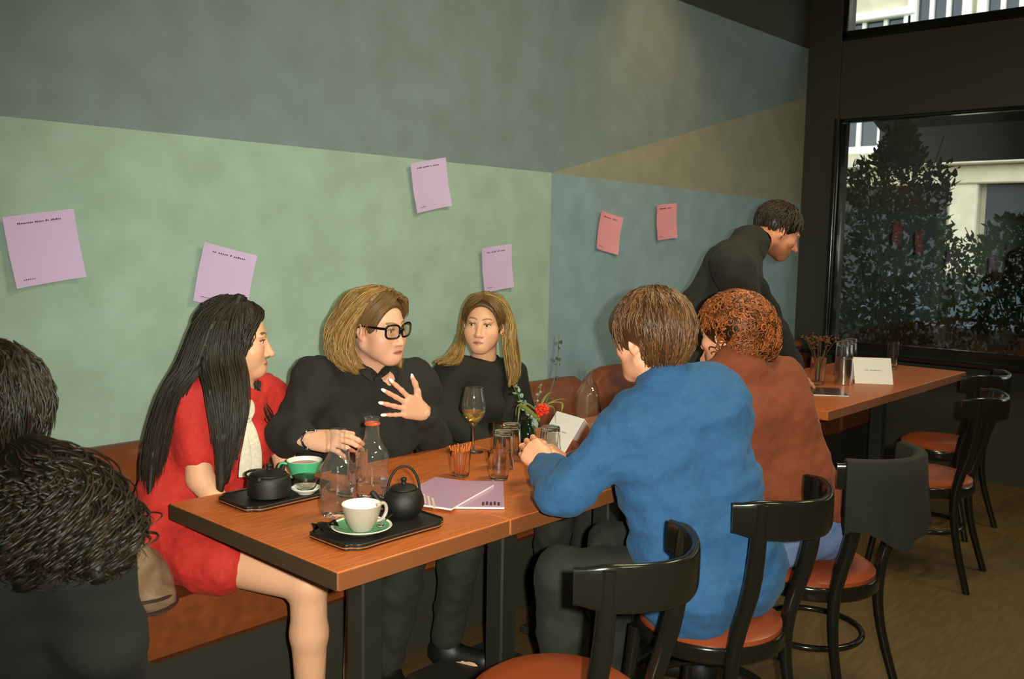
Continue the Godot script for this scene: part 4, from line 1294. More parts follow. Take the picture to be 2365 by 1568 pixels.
	strands(b, [[xf * Vector3(0.0, 0.118, 0.03), xf * Vector3(0.045, 0.09, 0.06), xf * Vector3(0.084, 0.03, 0.035), xf * Vector3(0.09, -0.03, 0.02), xf * Vector3(0.088, -0.09, 0.0)], [xf * Vector3(0.0, 0.112, 0.05), xf * Vector3(0.04, 0.082, 0.074), xf * Vector3(0.078, 0.03, 0.052), xf * Vector3(0.088, -0.03, 0.034), xf * Vector3(0.09, -0.09, 0.02)]], 70, 0.0024, 0.006, 0.008, ha, hb, 17, 0.0, 14)
	wpart("hair", b, hair_mat(0.55), o)
	# bag beside her
	var bag := thing("handbag", "slouchy taupe bag lying on the bench beside the woman in red", "bag", Vector3(1.07, 0.47, -2.42))
	var sb := Sdf.new(Vector3(-0.2, -0.02, -0.2), Vector3(0.25, 0.3, 0.2), 0.009)
	sb.ell(Vector3(0.02, 0.1, 0), Vector3(0.13, 0.1, 0.09), 0.03)
	sb.ell(Vector3(-0.04, 0.06, 0.02), Vector3(0.1, 0.065, 0.1), 0.03)
	sb.ell(Vector3(0.08, 0.05, 0.02), Vector3(0.08, 0.055, 0.09), 0.03)
	sb.cut_below(0.0)
	b = B.new()
	sb.mesh(b)
	b.wobble(0.018, 9.0, 8)
	part("body", b, cloth(Color(0.55, 0.44, 0.34), 0.6, 0.1), bag)
	b = B.new()
	b.tube(spline([Vector3(-0.1, 0.08, 0.1), Vector3(-0.02, 0.075, 0.13), Vector3(0.08, 0.06, 0.12), Vector3(0.15, 0.05, 0.06)], 16), [0.008], 8, true, 0.4)
	b.tube(spline([Vector3(-0.12, 0.05, 0.1), Vector3(-0.02, 0.04, 0.14), Vector3(0.1, 0.03, 0.12), Vector3(0.16, 0.03, 0.05)], 16), [0.008], 8, true, 0.4)
	part("strap", b, mat(Color(0.25, 0.2, 0.16), 0.5), bag)

func woman_with_glasses() -> void:
	var o := person("blonde woman with thick black glasses, raising a hand with white nails", Vector3(2.0, 0, -2.6))
	var skin := lin("dda88c")
	var j := {neck = Vector3(2.0412, 1.0398, -2.5200), shl = Vector3(2.2184, 0.9830, -2.5000), shr = Vector3(1.8284, 1.0154, -2.5600), ell = Vector3(2.3281, 0.7269, -2.5000), elr = Vector3(1.6931, 0.8571, -2.5200), wrl = Vector3(2.1409, 0.9057, -2.3600), wrr = Vector3(1.6708, 0.8785, -2.3700), pel = Vector3(2.02, 0.58, -2.68), knl = Vector3(2.2, 0.53, -2.2), knr = Vector3(1.93, 0.53, -2.2), anl = Vector3(2.2, 0.08, -2.3), anr = Vector3(1.93, 0.08, -2.3), bust = 0.075, wide = 1.22}
	var xf := face_xf(Vector3(2.0020, 1.2084, -2.4400), Vector3(0.16, -0.10, 0.98), 0.05)
	var b := B.new()
	body(b, j, skin, 0.012)
	var t := SkinTone.new()
	t.skin = skin
	t.lash_dark = 0.92
	t.lip = lin("b8625c")
	t.brow = lin("6b4a30")
	head(b, xf, t, 0.003, 1.0, 0.2, j.neck, 0.056, 1.08)
	var dl := (Vector3(1.9985, 0.9631, -2.3600) - (j.wrl as Vector3))
	hand(b, o, j.wrl, dl, Vector3(-0.55, 0.1, 0.8), 1.0, [0.16, 0.1, 0.1, 0.16], [0.34, 0.12, -0.10, -0.34], 0.95, skin, Color(0.93, 0.93, 0.96), 1.0, 0.05)
	var dr := (Vector3(1.7059, 0.8791, -2.3000) - (j.wrr as Vector3))
	hand(b, o, j.wrr, dr, Vector3(-0.4, 0.75, 0.5), -1.0, [0.5, 0.55, 0.6, 0.65], [0.08, 0.02, -0.04, -0.1], 0.5, skin)
	wpart("body", b, skin_mat(), o)
	eyes(o, xf, Vector3(0.25, -0.1, 1), lin("4a3a26"))
	# loose black top
	var bx := around([j.neck, j.shl, j.shr, j.pel, j.ell, j.elr, j.wrl, j.wrr], 0.24)
	var s := Sdf.new(bx[0], bx[1], 0.01)
	torso(s, j, 0.02, 1.18)
	arm(s, j.shl, j.ell, j.wrl, 0.022, 1.84, 0.052, 0.05)
	arm(s, j.shr, j.elr, j.wrr, 0.022, 1.7, 0.052, 0.05)
	s.ell(j.neck + Vector3(0.02, 0.03, 0.06), Vector3(0.05, 0.07, 0.05), 0.01, true)
	b = B.new()
	s.mesh(b)
	b.wobble(0.02, 5.0, 21)
	b.wobble(0.006, 16.0, 22)
	wpart("top", b, cloth(Color(0.13, 0.13, 0.115), 0.9, 0.1), o)
	trousers(o, j, Color(0.16, 0.16, 0.13), 25)
	# collar tips
	b = B.new()
	for g in [[Vector3(1.9262, 1.0717, -2.4300), Vector3(1.9204, 1.0581, -2.4000), Vector3(1.9356, 1.0352, -2.3850)], [Vector3(2.0352, 1.0705, -2.4200), Vector3(1.9940, 1.0512, -2.4000), Vector3(1.9465, 1.0341, -2.3850)]]:
		b.tube(spline(g, 8), [0.012, 0.016, 0.018, 0.018, 0.016, 0.013, 0.009, 0.004], 8, true, 0.35)
	wpart("collar", b, cloth(Color(0.12, 0.12, 0.11), 0.9, 0.1), o)
	# hair: brown roots at the parting, blonde lengths
	var ra := lin("5a4428")
	var la := lin("7d5a30")
	var lb := lin("b08a50")
	var gr := [  # her right side, swept back over the ear
		[xf * Vector3(0.02, 0.122, 0.03), xf * Vector3(-0.055, 0.1, 0.02), xf * Vector3(-0.094, 0.02, -0.02), xf * Vector3(-0.102, -0.06, -0.025), xf * Vector3(-0.1, -0.115, 0.0), xf * Vector3(-0.075, -0.15, 0.03)],
		[xf * Vector3(0.02, 0.126, 0.0), xf * Vector3(-0.055, 0.108, -0.02), xf * Vector3(-0.1, 0.02, -0.06), xf * Vector3(-0.118, -0.05, -0.075), xf * Vector3(-0.118, -0.11, -0.05), xf * Vector3(-0.09, -0.15, -0.01)],
		[xf * Vector3(0.01, 0.126, -0.04), xf * Vector3(-0.04, 0.1, -0.09), xf * Vector3(-0.075, 0.02, -0.12), xf * Vector3(-0.1, -0.05, -0.125), xf * Vector3(-0.11, -0.105, -0.1), xf * Vector3(-0.1, -0.15, -0.06)]]
	var gl := [
		[xf * Vector3(0.03, 0.122, 0.03), xf * Vector3(0.07, 0.09, 0.02), xf * Vector3(0.094, 0.02, -0.02), xf * Vector3(0.105, -0.06, -0.02), xf * Vector3(0.115, -0.11, 0.0), xf * Vector3(0.095, -0.15, 0.03)],
		[xf * Vector3(0.03, 0.124, 0.0), xf * Vector3(0.07, 0.098, -0.03), xf * Vector3(0.095, 0.02, -0.07), xf * Vector3(0.11, -0.06, -0.07), xf * Vector3(0.125, -0.11, -0.04), xf * Vector3(0.11, -0.15, 0.0)]]
	b = B.new()
	scalp(b, xf, ra, 0.012, 0.028)
	mass(b, gr, 0.010, 0.012, la, 0.008)
	mass(b, gl, 0.009, 0.010, la, 0.008)
	strands(b, gr, 420, 0.0021, 0.012, 0.024, la, lb, 31, 0.004, 22, 2.2)
	strands(b, gl, 260, 0.0021, 0.012, 0.02, la, lb, 32, 0.004, 22, 2.2)
	crown_hair(b, xf, 420, 0.0021, 0.014, ra, la, 33, 0.012, 0.95, 5.4, 1.35, 0.002)
	# front hair combed sideways from the parting
	strands(b, [[xf * Vector3(0.02, 0.108, 0.066), xf * Vector3(-0.02, 0.096, 0.08), xf * Vector3(-0.062, 0.056, 0.068), xf * Vector3(-0.085, 0.008, 0.032)], [xf * Vector3(0.02, 0.12, 0.04), xf * Vector3(-0.025, 0.105, 0.068), xf * Vector3(-0.07, 0.06, 0.045), xf * Vector3(-0.088, 0.01, 0.01)], [xf * Vector3(0.02, 0.124, 0.02), xf * Vector3(-0.03, 0.115, 0.04), xf * Vector3(-0.076, 0.07, 0.02), xf * Vector3(-0.092, 0.01, -0.01)]], 200, 0.0021, 0.004, 0.006, ra, la, 34, 0.0, 12)
	strands(b, [[xf * Vector3(0.025, 0.108, 0.066), xf * Vector3(0.045, 0.094, 0.075), xf * Vector3(0.07, 0.056, 0.066), xf * Vector3(0.087, 0.008, 0.032)], [xf * Vector3(0.025, 0.12, 0.04), xf * Vector3(0.05, 0.1, 0.06), xf * Vector3(0.076, 0.06, 0.045), xf * Vector3(0.09, 0.01, 0.015)], [xf * Vector3(0.025, 0.124, 0.02), xf * Vector3(0.055, 0.105, 0.03), xf * Vector3(0.08, 0.06, 0.02), xf * Vector3(0.094, 0.01, -0.005)]], 150, 0.0021, 0.004, 0.006, ra, la, 35, 0.0, 12)
	wpart("hair", b, hair_mat(0.45), o)
	# glasses
	var gl_o := Node3D.new()
	gl_o.name = "glasses"
	o.add_child(gl_o, true)
	var blk := mat(Color(0.035, 0.033, 0.03), 0.25)
	b = B.new()
	for g in [-1.0, 1.0]:
		var ring := PackedVector3Array()
		for i in 33:
			var w := TAU * i / 32.0
			var cx := signf(cos(w)) * pow(absf(cos(w)), 0.62)
			var sy := signf(sin(w)) * pow(absf(sin(w)), 0.62)
			ring.append(xf * Vector3(g * (0.034 + 0.0) + cx * 0.0285, -0.001 + sy * 0.0225 + 0.001 * cx * g, 0.104 - 0.012 * (absf(g * 0.034 + cx * 0.0285) / 0.06)))
		b.tube(ring, [0.0036], 8, false)
		b.tube(PackedVector3Array([xf * Vector3(g * 0.060, 0.011, 0.094), xf * Vector3(g * 0.072, 0.011, 0.075), xf * Vector3(g * 0.079, 0.008, 0.0), xf * Vector3(g * 0.079, -0.006, -0.03)]), [0.0042, 0.0045, 0.0035, 0.0025], 8)
	b.tube(PackedVector3Array([xf * Vector3(-0.008, 0.004, 0.106), xf * Vector3(0, 0.006, 0.1075), xf * Vector3(0.008, 0.004, 0.106)]), [0.0032], 8)
	b.shift(-o.position)
	part("frame", b, blk, gl_o)
	b = B.new()
	for g in [-1.0, 1.0]:
		b.ball(Vector3(g * 0.034, -0.001, 0.0995), Vector3(0.0275, 0.0215, 0.0007), 12)
	for k in b.v.size():
		b.v[k] = xf * b.v[k]
	b.shift(-o.position)
	var lens_m := mat(Color(0.6, 0.5, 0.25, 0.1), 0.03)
	lens_m.transparency = BaseMaterial3D.TRANSPARENCY_ALPHA
	part("lens", b, lens_m, gl_o)
	# bracelet with silver beads
	b = B.new()
	var wd = (j.wrr as Vector3 - j.elr).normalized()
	var u = wd.cross(Vector3.UP).normalized()
	var w2 = u.cross(wd)
	var c = (j.wrr as Vector3) + wd * 0.02
	var lp := PackedVector3Array()
	for i in 25:
		var a := TAU * i / 24.0
		lp.append(c + u * cos(a) * 0.031 + w2 * sin(a) * 0.029)
	b.tube(lp, [0.0032], 8, false)
	var br := wpart("bracelet", b, mat(Color(0.05, 0.05, 0.05), 0.3), o)
	b = B.new()
	for i in 6:
		b.ball(lp[i * 4], Vector3.ONE * 0.005, 8)
	b.shift(-o.position)
	part("bead", b, steel, br)

func young_blonde() -> void:
	var o := person("young woman with long blonde hair and a black sweater, facing the camera", Vector3(2.82, 0, -2.7))
	var skin := lin("e3ab8a")
	var j := {neck = Vector3(2.8292, 0.9736, -2.7400), shl = Vector3(3.0091, 0.9078, -2.7400), shr = Vector3(2.5943, 0.9553, -2.7000), ell = Vector3(3.0561, 0.7189, -2.7000), elr = Vector3(2.5107, 0.7952, -2.6600), wrl = Vector3(2.86, 0.66, -2.44), wrr = Vector3(2.66, 0.66, -2.44), pel = Vector3(2.84, 0.57, -2.72), knl = Vector3(2.98, 0.53, -2.25), knr = Vector3(2.74, 0.53, -2.25), anl = Vector3(2.98, 0.08, -2.3), anr = Vector3(2.74, 0.08, -2.3), bust = 0.05, wide = 0.92}
	var xf := face_xf(Vector3(2.7893, 1.1569, -2.7000), Vector3(-0.86, 0.0, 0.52), -0.05)
	var b := B.new()
	body(b, j, skin, 0.012)
	var t := SkinTone.new()
	t.skin = skin
	t.lash_dark = 0.92
	t.lip = lin("b8625c")
	t.brow = lin("6b4a30")
	head(b, xf, t, 0.003, 0.88, 0.2, j.neck, 0.05, 0.98)
	for g in [[j.wrl, 1.0, Vector3(-0.7, 0, 0.3)], [j.wrr, -1.0, Vector3(0.7, 0, 0.3)]]:
		hand(b, o, g[0], g[2], Vector3(0, 1, 0.2), g[1], [0.4, 0.4, 0.45, 0.5], [0.1, 0.03, -0.04, -0.1], 0.7, skin)
	wpart("body", b, skin_mat(), o)
	eyes(o, xf, Vector3(-0.22, 0.05, 1), lin("5a5a50"))
	var bx := around([j.neck, j.shl, j.shr, j.pel, j.ell, j.elr, j.wrl, j.wrr], 0.2)
	var s := Sdf.new(bx[0], bx[1], 0.01)
	torso(s, j, 0.014, 0.95)
	arm(s, j.shl, j.ell, j.wrl, 0.016, 1.9)
	arm(s, j.shr, j.elr, j.wrr, 0.016, 1.9)
	s.cap(j.neck + Vector3(0, -0.01, 0), j.neck + Vector3(0, 0.018, 0), 0.058, 0.056, 0.02)
	s.ell(j.neck + Vector3(-0.02, 0.075, 0.02), Vector3(0.075, 0.07, 0.075), 0.006, true)
	b = B.new()
	s.mesh(b)
	b.wobble(0.012, 7.0, 41)
	wpart("sweater", b, cloth(Color(0.12, 0.12, 0.105), 0.9, 0.1), o)
	trousers(o, j, Color(0.16, 0.16, 0.13), 45)
	var ra := lin("5c4322")
	var la := lin("75592e")
	var lb := lin("b8955c")
	var gl := [  # falls in front of her left shoulder (image right)
		[xf * Vector3(0.0, 0.122, 0.03), xf * Vector3(0.06, 0.09, 0.02), xf * Vector3(0.092, 0.01, -0.01), xf * Vector3(0.1, -0.07, 0.0), Vector3(2.8493, 0.9625, -2.6000), Vector3(2.8076, 0.9025, -2.5700)],
		[xf * Vector3(0.0, 0.124, 0.0), xf * Vector3(0.062, 0.1, -0.02), xf * Vector3(0.1, 0.01, -0.05), xf * Vector3(0.115, -0.07, -0.04), Vector3(2.9148, 0.9626, -2.6300), Vector3(2.8451, 0.9048, -2.5800)],
		[xf * Vector3(0.0, 0.12, -0.05), xf * Vector3(0.05, 0.09, -0.09), xf * Vector3(0.085, 0.0, -0.11), xf * Vector3(0.11, -0.07, -0.09), Vector3(2.9422, 0.9664, -2.6600), Vector3(2.8776, 0.9138, -2.6000)]]
	var gr := [  # behind and over her right shoulder
		[xf * Vector3(0.0, 0.122, 0.03), xf * Vector3(-0.06, 0.09, 0.02), xf * Vector3(-0.09, 0.01, -0.01), xf * Vector3(-0.095, -0.06, -0.01), Vector3(2.5983, 1.0203, -2.6500), Vector3(2.5382, 1.0100, -2.6300)],
		[xf * Vector3(0.0, 0.124, 0.0), xf * Vector3(-0.062, 0.1, -0.02), xf * Vector3(-0.096, 0.01, -0.05), xf * Vector3(-0.105, -0.06, -0.05), Vector3(2.5764, 1.0306, -2.6700), Vector3(2.4890, 1.0145, -2.6600)],
		[xf * Vector3(0.0, 0.12, -0.05), xf * Vector3(-0.05, 0.09, -0.09), xf * Vector3(-0.085, 0.0, -0.11), xf * Vector3(-0.1, -0.06, -0.09), Vector3(2.5931, 1.0334, -2.7000), Vector3(2.5005, 1.0174, -2.6900)]]
	b = B.new()
	scalp(b, xf, ra, 0.011, 0.03)
	mass(b, gl, 0.009, 0.010, la, 0.008)
	mass(b, gr, 0.009, 0.008, la, 0.008)
	strands(b, gl, 420, 0.0021, 0.012, 0.021, la, lb, 51, 0.0035, 22, 1.6)
	strands(b, gr, 340, 0.0021, 0.012, 0.018, la, lb, 52, 0.0035, 22, 1.6)
	crown_hair(b, xf, 380, 0.0021, 0.013, ra, la, 53, 0.0, 0.95, 5.33, 1.3, 0.002)
	for g in [-1.0, 1.0]:
		strands(b, [[xf * Vector3(0, 0.108, 0.066), xf * Vector3(g * 0.035, 0.094, 0.078), xf * Vector3(g * 0.068, 0.05, 0.066), xf * Vector3(g * 0.084, 0.0, 0.036)], [xf * Vector3(0, 0.118, 0.04), xf * Vector3(g * 0.045, 0.095, 0.06), xf * Vector3(g * 0.076, 0.045, 0.045), xf * Vector3(g * 0.086, 0.0, 0.02)], [xf * Vector3(0, 0.122, 0.02), xf * Vector3(g * 0.05, 0.103, 0.035), xf * Vector3(g * 0.082, 0.05, 0.02), xf * Vector3(g * 0.092, 0.0, 0.0)]], 170, 0.0021, 0.004, 0.006, ra, la, 54 + int(g), 0.0, 12)
	wpart("hair", b, hair_mat(0.45), o)
	b = B.new()
	b.ball(xf * Vector3(0.0775, -0.043, 0.002), Vector3.ONE * 0.0045, 8)
	wpart("earring", b, gold, o)

func man_in_blue() -> void:
	var o := person("man in a blue sweater with short brown hair, leaning on the table with folded hands", Vector3(2.2, 0, -1.3))
	var skin := lin("e2a080")
	var j := {neck = Vector3(2.1656, 1.1231, -1.4000), shl = Vector3(2.0658, 1.0060, -1.4200), shr = Vector3(2.27, 1.08, -1.30), ell = Vector3(1.8757, 0.8384, -1.5200), elr = Vector3(2.34, 0.83, -1.56), wrl = Vector3(2.0708, 0.8362, -1.7400), wrr = Vector3(2.2613, 0.7987, -1.8000), pel = Vector3(2.23, 0.59, -1.27), knl = Vector3(2.0, 0.56, -1.62), knr = Vector3(2.3, 0.56, -1.66), anl = Vector3(2.02, 0.08, -1.6), anr = Vector3(2.3, 0.08, -1.65), wide = 1.08}
	var xf := face_xf(Vector3(2.1629, 1.2371, -1.4500), Vector3(0.12, -0.10, -0.98), 0.0)
	var b := B.new()
	body(b, j, skin, 0.012)
	var t := SkinTone.new()
	t.skin = skin
	t.brow = lin("4a3020")
	head(b, xf, t, 0.003, 1.06, 1.1, j.neck, 0.058)
	hand(b, o, j.wrl, Vector3(2.0800, 0.8665, -1.8000) - j.wrl, Vector3(-0.75, 0.35, 0.4), 1.0, [0.9, 0.95, 1.0, 1.0], [0.05, 0.0, -0.03, -0.08], 0.3, skin, Color(0, 0, 0, 0), 1.0, 0.5)
	hand(b, o, j.wrr, Vector3(2.1877, 0.8620, -1.8400) - j.wrr, Vector3(0.5, 0.6, 0.5), -1.0, [0.35, 0.4, 0.5, 0.6], [0.06, 0.0, -0.03, -0.06], 0.4, skin)
	wpart("body", b, skin_mat(), o)
	eyes(o, xf, Vector3(0, 0, 1), lin("4a3a26"))
	var bx := around([j.neck, j.shl, j.shr, j.pel, j.ell, j.elr, j.wrl, j.wrr], 0.22)
	var s := Sdf.new(bx[0], bx[1], 0.009)
	torso(s, j, 0.02, 1.12)
	arm(s, j.shl, j.ell, j.wrl, 0.026, 1.86, 0.056, 0.05)
	arm(s, j.shr, j.elr, j.wrr, 0.026, 1.86, 0.056, 0.05)
	s.cap(j.pel + Vector3(-0.06, -0.02, 0.0), j.pel + Vector3(0.06, -0.02, 0.0), 0.125, 0.125, 0.05)
	var nd := (xf.origin - (j.neck as Vector3)).normalized()
	s.cap(j.neck - nd * 0.01, j.neck + nd * 0.018, 0.068, 0.066, 0.03)
	s.ell(j.neck + nd * 0.085, Vector3(0.066, 0.066, 0.066), 0.005, true)
	b = B.new()
	s.mesh(b)
	b.wobble(0.016, 6.0, 61, Vector3(1, 1.6, 1))
	b.wobble(0.004, 18.0, 62)
	wpart("sweater", b, cloth(Color(0.15, 0.335, 0.52), 0.92, 0.4), o)
	trousers(o, j, Color(0.13, 0.13, 0.11), 63)
	# hair: full brown mop with a fringe
	var ca := lin("33200f")
	var cb := lin("6e4728")
	b = B.new()
	var sc := Sdf.new(Vector3(-0.13, -0.17, -0.16), Vector3(0.13, 0.16, 0.16), 0.005)
	sc.ell(Vector3(0, 0.035, -0.014), Vector3(0.098, 0.100, 0.118), 0.0)
	sc.ell(Vector3(0, 0.045, 0.06), Vector3(0.078, 0.06, 0.06), 0.03)
	sc.ell(Vector3(0, -0.02, -0.07), Vector3(0.06, 0.062, 0.03), 0.03)
	sc.ell(Vector3(0, -0.085, 0.115), Vector3(0.12, 0.118, 0.085), 0.008, true)
	for g in [-1.0, 1.0]:
		sc.ell(Vector3(g * 0.1, -0.062, 0.005), Vector3(0.045, 0.06, 0.048), 0.01, true)
	sc.ell(Vector3(0, -0.17, -0.05), Vector3(0.12, 0.075, 0.1), 0.01, true)
	b.tint = ca.lerp(cb, 0.25)
	sc.mesh(b, xf)
	crown_hair(b, xf, 700, 0.0022, 0.025, ca, cb, 64, 0.0, -3.14, 3.14, 1.08, 0.003)
	crown_hair(b, xf, 800, 0.0022, 0.025, ca, cb, 65, 0.0, 1.95, 4.33, 1.8, 0.003)
	crown_hair(b, xf, 260, 0.0022, 0.026, ca, cb, 66, 0.0, -1.3, 1.3, 1.35, 0.003)
	crown_hair(b, xf, 800, 0.0021, 0.02, ca, cb, 67, 0.0, 1.8, 4.48, 0.75, 0.003, 0.0, 1.2, 1.85)
	wpart("hair", b, hair_mat(0.42), o)

func trousers(o: Node3D, j: Dictionary, c: Color, sd: int) -> void:
	var bx := around([j.pel, j.knl, j.knr, j.anl, j.anr], 0.17)
	bx[0].y = maxf(bx[0].y, 0.02)
	var s := Sdf.new(bx[0], bx[1], 0.011)
	var ax: Vector3 = ((j.shl as Vector3) - j.shr).normalized()
	s.cap(j.pel + ax * 0.07, j.pel - ax * 0.07, 0.12, 0.12, 0.04)
	for g in [["knl", "anl", 1.0], ["knr", "anr", -1.0]]:
		leg(s, j.pel + ax * 0.085 * g[2], j[g[0]], j[g[1]], 0.018, 0.95)
	var b := B.new()
	s.mesh(b)
	b.wobble(0.012, 8.0, sd)
	wpart("trousers", b, cloth(c, 0.85, 0.1), o)
	for g in ["knl", "anl", "knr", "anr"]:
		pass
	for g in [["knl", "anl"], ["knr", "anr"]]:
		var an: Vector3 = j[g[1]]
		var fd: Vector3 = ((j[g[0]] - j.pel) * Vector3(1, 0, 1)).normalized()
		var q := Sdf.new(an - Vector3(0.25, 0.085, 0.25), an + Vector3(0.25, 0.08, 0.25), 0.009)
		q.cap(an + Vector3(0, -0.01, 0), an - Vector3(0, 0.04, 0), 0.046, 0.046, 0.02)
		q.cap(an - fd * 0.02 - Vector3(0, 0.042, 0), an + fd * 0.15 - Vector3(0, 0.046, 0), 0.042, 0.037, 0.03)
		b = B.new()
		q.cut_below(0.002)
		q.mesh(b)
		wpart("shoe", b, mat(Color(0.07, 0.065, 0.06), 0.5), o)

func person_in_rust() -> void:
	var o := person("person with copper curls and a rust-coloured jacket, chin resting on one hand", Vector3(2.9, 0, -1.25))
	var skin := lin("e0a07e")
	var j := {neck = Vector3(2.5988, 1.1215, -1.4200), shl = Vector3(2.5476, 1.0441, -1.4600), shr = Vector3(2.7766, 1.0600, -1.3600), ell = Vector3(2.48, 0.82, -1.72), elr = Vector3(3.06, 0.86, -1.42), wrl = Vector3(2.7946, 1.0352, -1.6200), wrr = Vector3(2.82, 0.80, -1.72), pel = Vector3(2.78, 0.6, -1.28), knl = Vector3(2.66, 0.56, -1.62), knr = Vector3(2.98, 0.56, -1.64), anl = Vector3(2.72, 0.08, -1.58), anr = Vector3(2.98, 0.08, -1.6)}
	var xf := face_xf(Vector3(2.6706, 1.2211, -1.4800), Vector3(0.10, -0.12, -0.98), 0.0)
	var b := B.new()
	body(b, j, skin, 0.012)
	var t := SkinTone.new()
	t.skin = skin
	head(b, xf, t, 0.0035, 1.0, 1.0, j.neck, 0.052)
	hand(b, o, j.wrl, Vector3(2.8054, 1.1102, -1.6400) - j.wrl, Vector3(-0.7, 0.1, -0.4), 1.0, [0.6, 0.7, 0.75, 0.8], [0.06, 0.0, -0.04, -0.08], 0.5, skin)
	hand(b, o, j.wrr, Vector3(-0.6, -0.05, -0.7), Vector3(0, 1, 0), -1.0, [0.4, 0.4, 0.45, 0.5], [0.1, 0.03, -0.04, -0.1], 0.7, skin)
	wpart("body", b, skin_mat(), o)
	eyes(o, xf, Vector3(0, 0, 1), lin("4a3a26"))
	var bx := around([j.neck, j.shl, j.shr, j.pel, j.ell, j.elr, j.wrl, j.wrr], 0.22)
	var s := Sdf.new(bx[0], bx[1], 0.01)
	torso(s, j, 0.022, 1.08)
	arm(s, j.shl, j.ell, j.wrl, 0.026, 1.8, 0.055, 0.05)
	arm(s, j.shr, j.elr, j.wrr, 0.026, 1.86, 0.055, 0.05)
	var nd := (xf.origin - (j.neck as Vector3)).normalized()
	s.cap(j.neck - nd * 0.02, j.neck + nd * 0.022, 0.072, 0.064, 0.025)
	s.cut_below(0.66)
	s.ell(j.neck + nd * 0.08 + Vector3(-0.02, 0, -0.03), Vector3(0.062, 0.07, 0.066), 0.005, true)
	b = B.new()
	s.mesh(b)
	b.wobble(0.014, 6.0, 71)
	b.wobble(0.004, 20.0, 72)
	wpart("jacket", b, cloth(Color(0.47, 0.21, 0.105), 0.9, 0.3), o)
	# yoke seam across the back
	trousers(o, j, Color(0.42, 0.5, 0.68), 73)
	# copper curls
	var ca := lin("2a170b")
	var cb := lin("a85826")
	b = B.new()
	var sc := Sdf.new(Vector3(-0.15, -0.2, -0.18), Vector3(0.15, 0.17, 0.16), 0.006)
	sc.ell(Vector3(0, 0.035, -0.02), Vector3(0.098, 0.098, 0.115), 0.0)
	sc.ell(Vector3(0.01, -0.03, -0.075), Vector3(0.075, 0.062, 0.035), 0.03)
	sc.ell(Vector3(0, -0.085, 0.105), Vector3(0.12, 0.118, 0.085), 0.008, true)
	for g in [-1.0, 1.0]:
		sc.ell(Vector3(g * 0.105, -0.06, 0.01), Vector3(0.04, 0.055, 0.04), 0.01, true)
	b.tint = ca
	sc.mesh(b, xf)
	var rng := RandomNumberGenerator.new()
	rng.seed = 74
	for i in 2000:
		var d := Vector3(rng.randfn(), rng.randfn() + 0.1, rng.randfn() - 0.25).normalized()
		if d.y < -0.85 or (d.z > 0.45 and d.y < 0.4) or (absf(d.x) > 0.6 and d.y < -0.05 and d.z > 0.05):
			continue
		var p := Vector3(d.x * 0.1, d.y * 0.1 + 0.033, d.z * 0.117 - 0.02)
		if d.y < 0.0 and d.z < 0.1:
			p.y -= 0.045 * minf(1.0, -d.y * 3.0)
			p.z -= 0.01
		if i >= 1500:  # lower curls at the nape
			d = Vector3(rng.randfn(), rng.randfn() - 0.2, -absf(rng.randfn()) - 0.2).normalized()
			p = Vector3(0.01, -0.035, -0.07) + d * Vector3(0.082, 0.072, 0.045)
		var side := d.cross(Vector3(rng.randfn(), rng.randfn(), rng.randfn())).normalized()
		var up := d.cross(side)
		var path := PackedVector3Array()
		var rr := rng.randf_range(0.007, 0.013)
		var ph := rng.randf() * TAU
		for q in 12:
			var w := ph + q * 0.62
			path.append(xf * (p + (side * cos(w) + up * sin(w)) * rr + d * (0.004 + q * 0.0011) + side * q * 0.0016 - Vector3(0, q * 0.0012, 0)))
		b.tint = ca.lerp(cb, rng.randf())
		b.tube(path, [0.0016, 0.0024, 0.0026, 0.0026, 0.0026, 0.0026, 0.0026, 0.0024, 0.0022, 0.002, 0.0016, 0.0008], 4)
	wpart("hair", b, hair_mat(0.36), o)
	b = B.new()
	var er := xf * Vector3(0.08, -0.045, -0.002)
	var lp := PackedVector3Array()
	for i in 17:
		var a := TAU * i / 16.0
		lp.append(er + xf.basis * Vector3(0, cos(a) * 0.009, sin(a) * 0.009))
	b.tube(lp, [0.0016], 6, false)
	wpart("earring", b, gold, o)

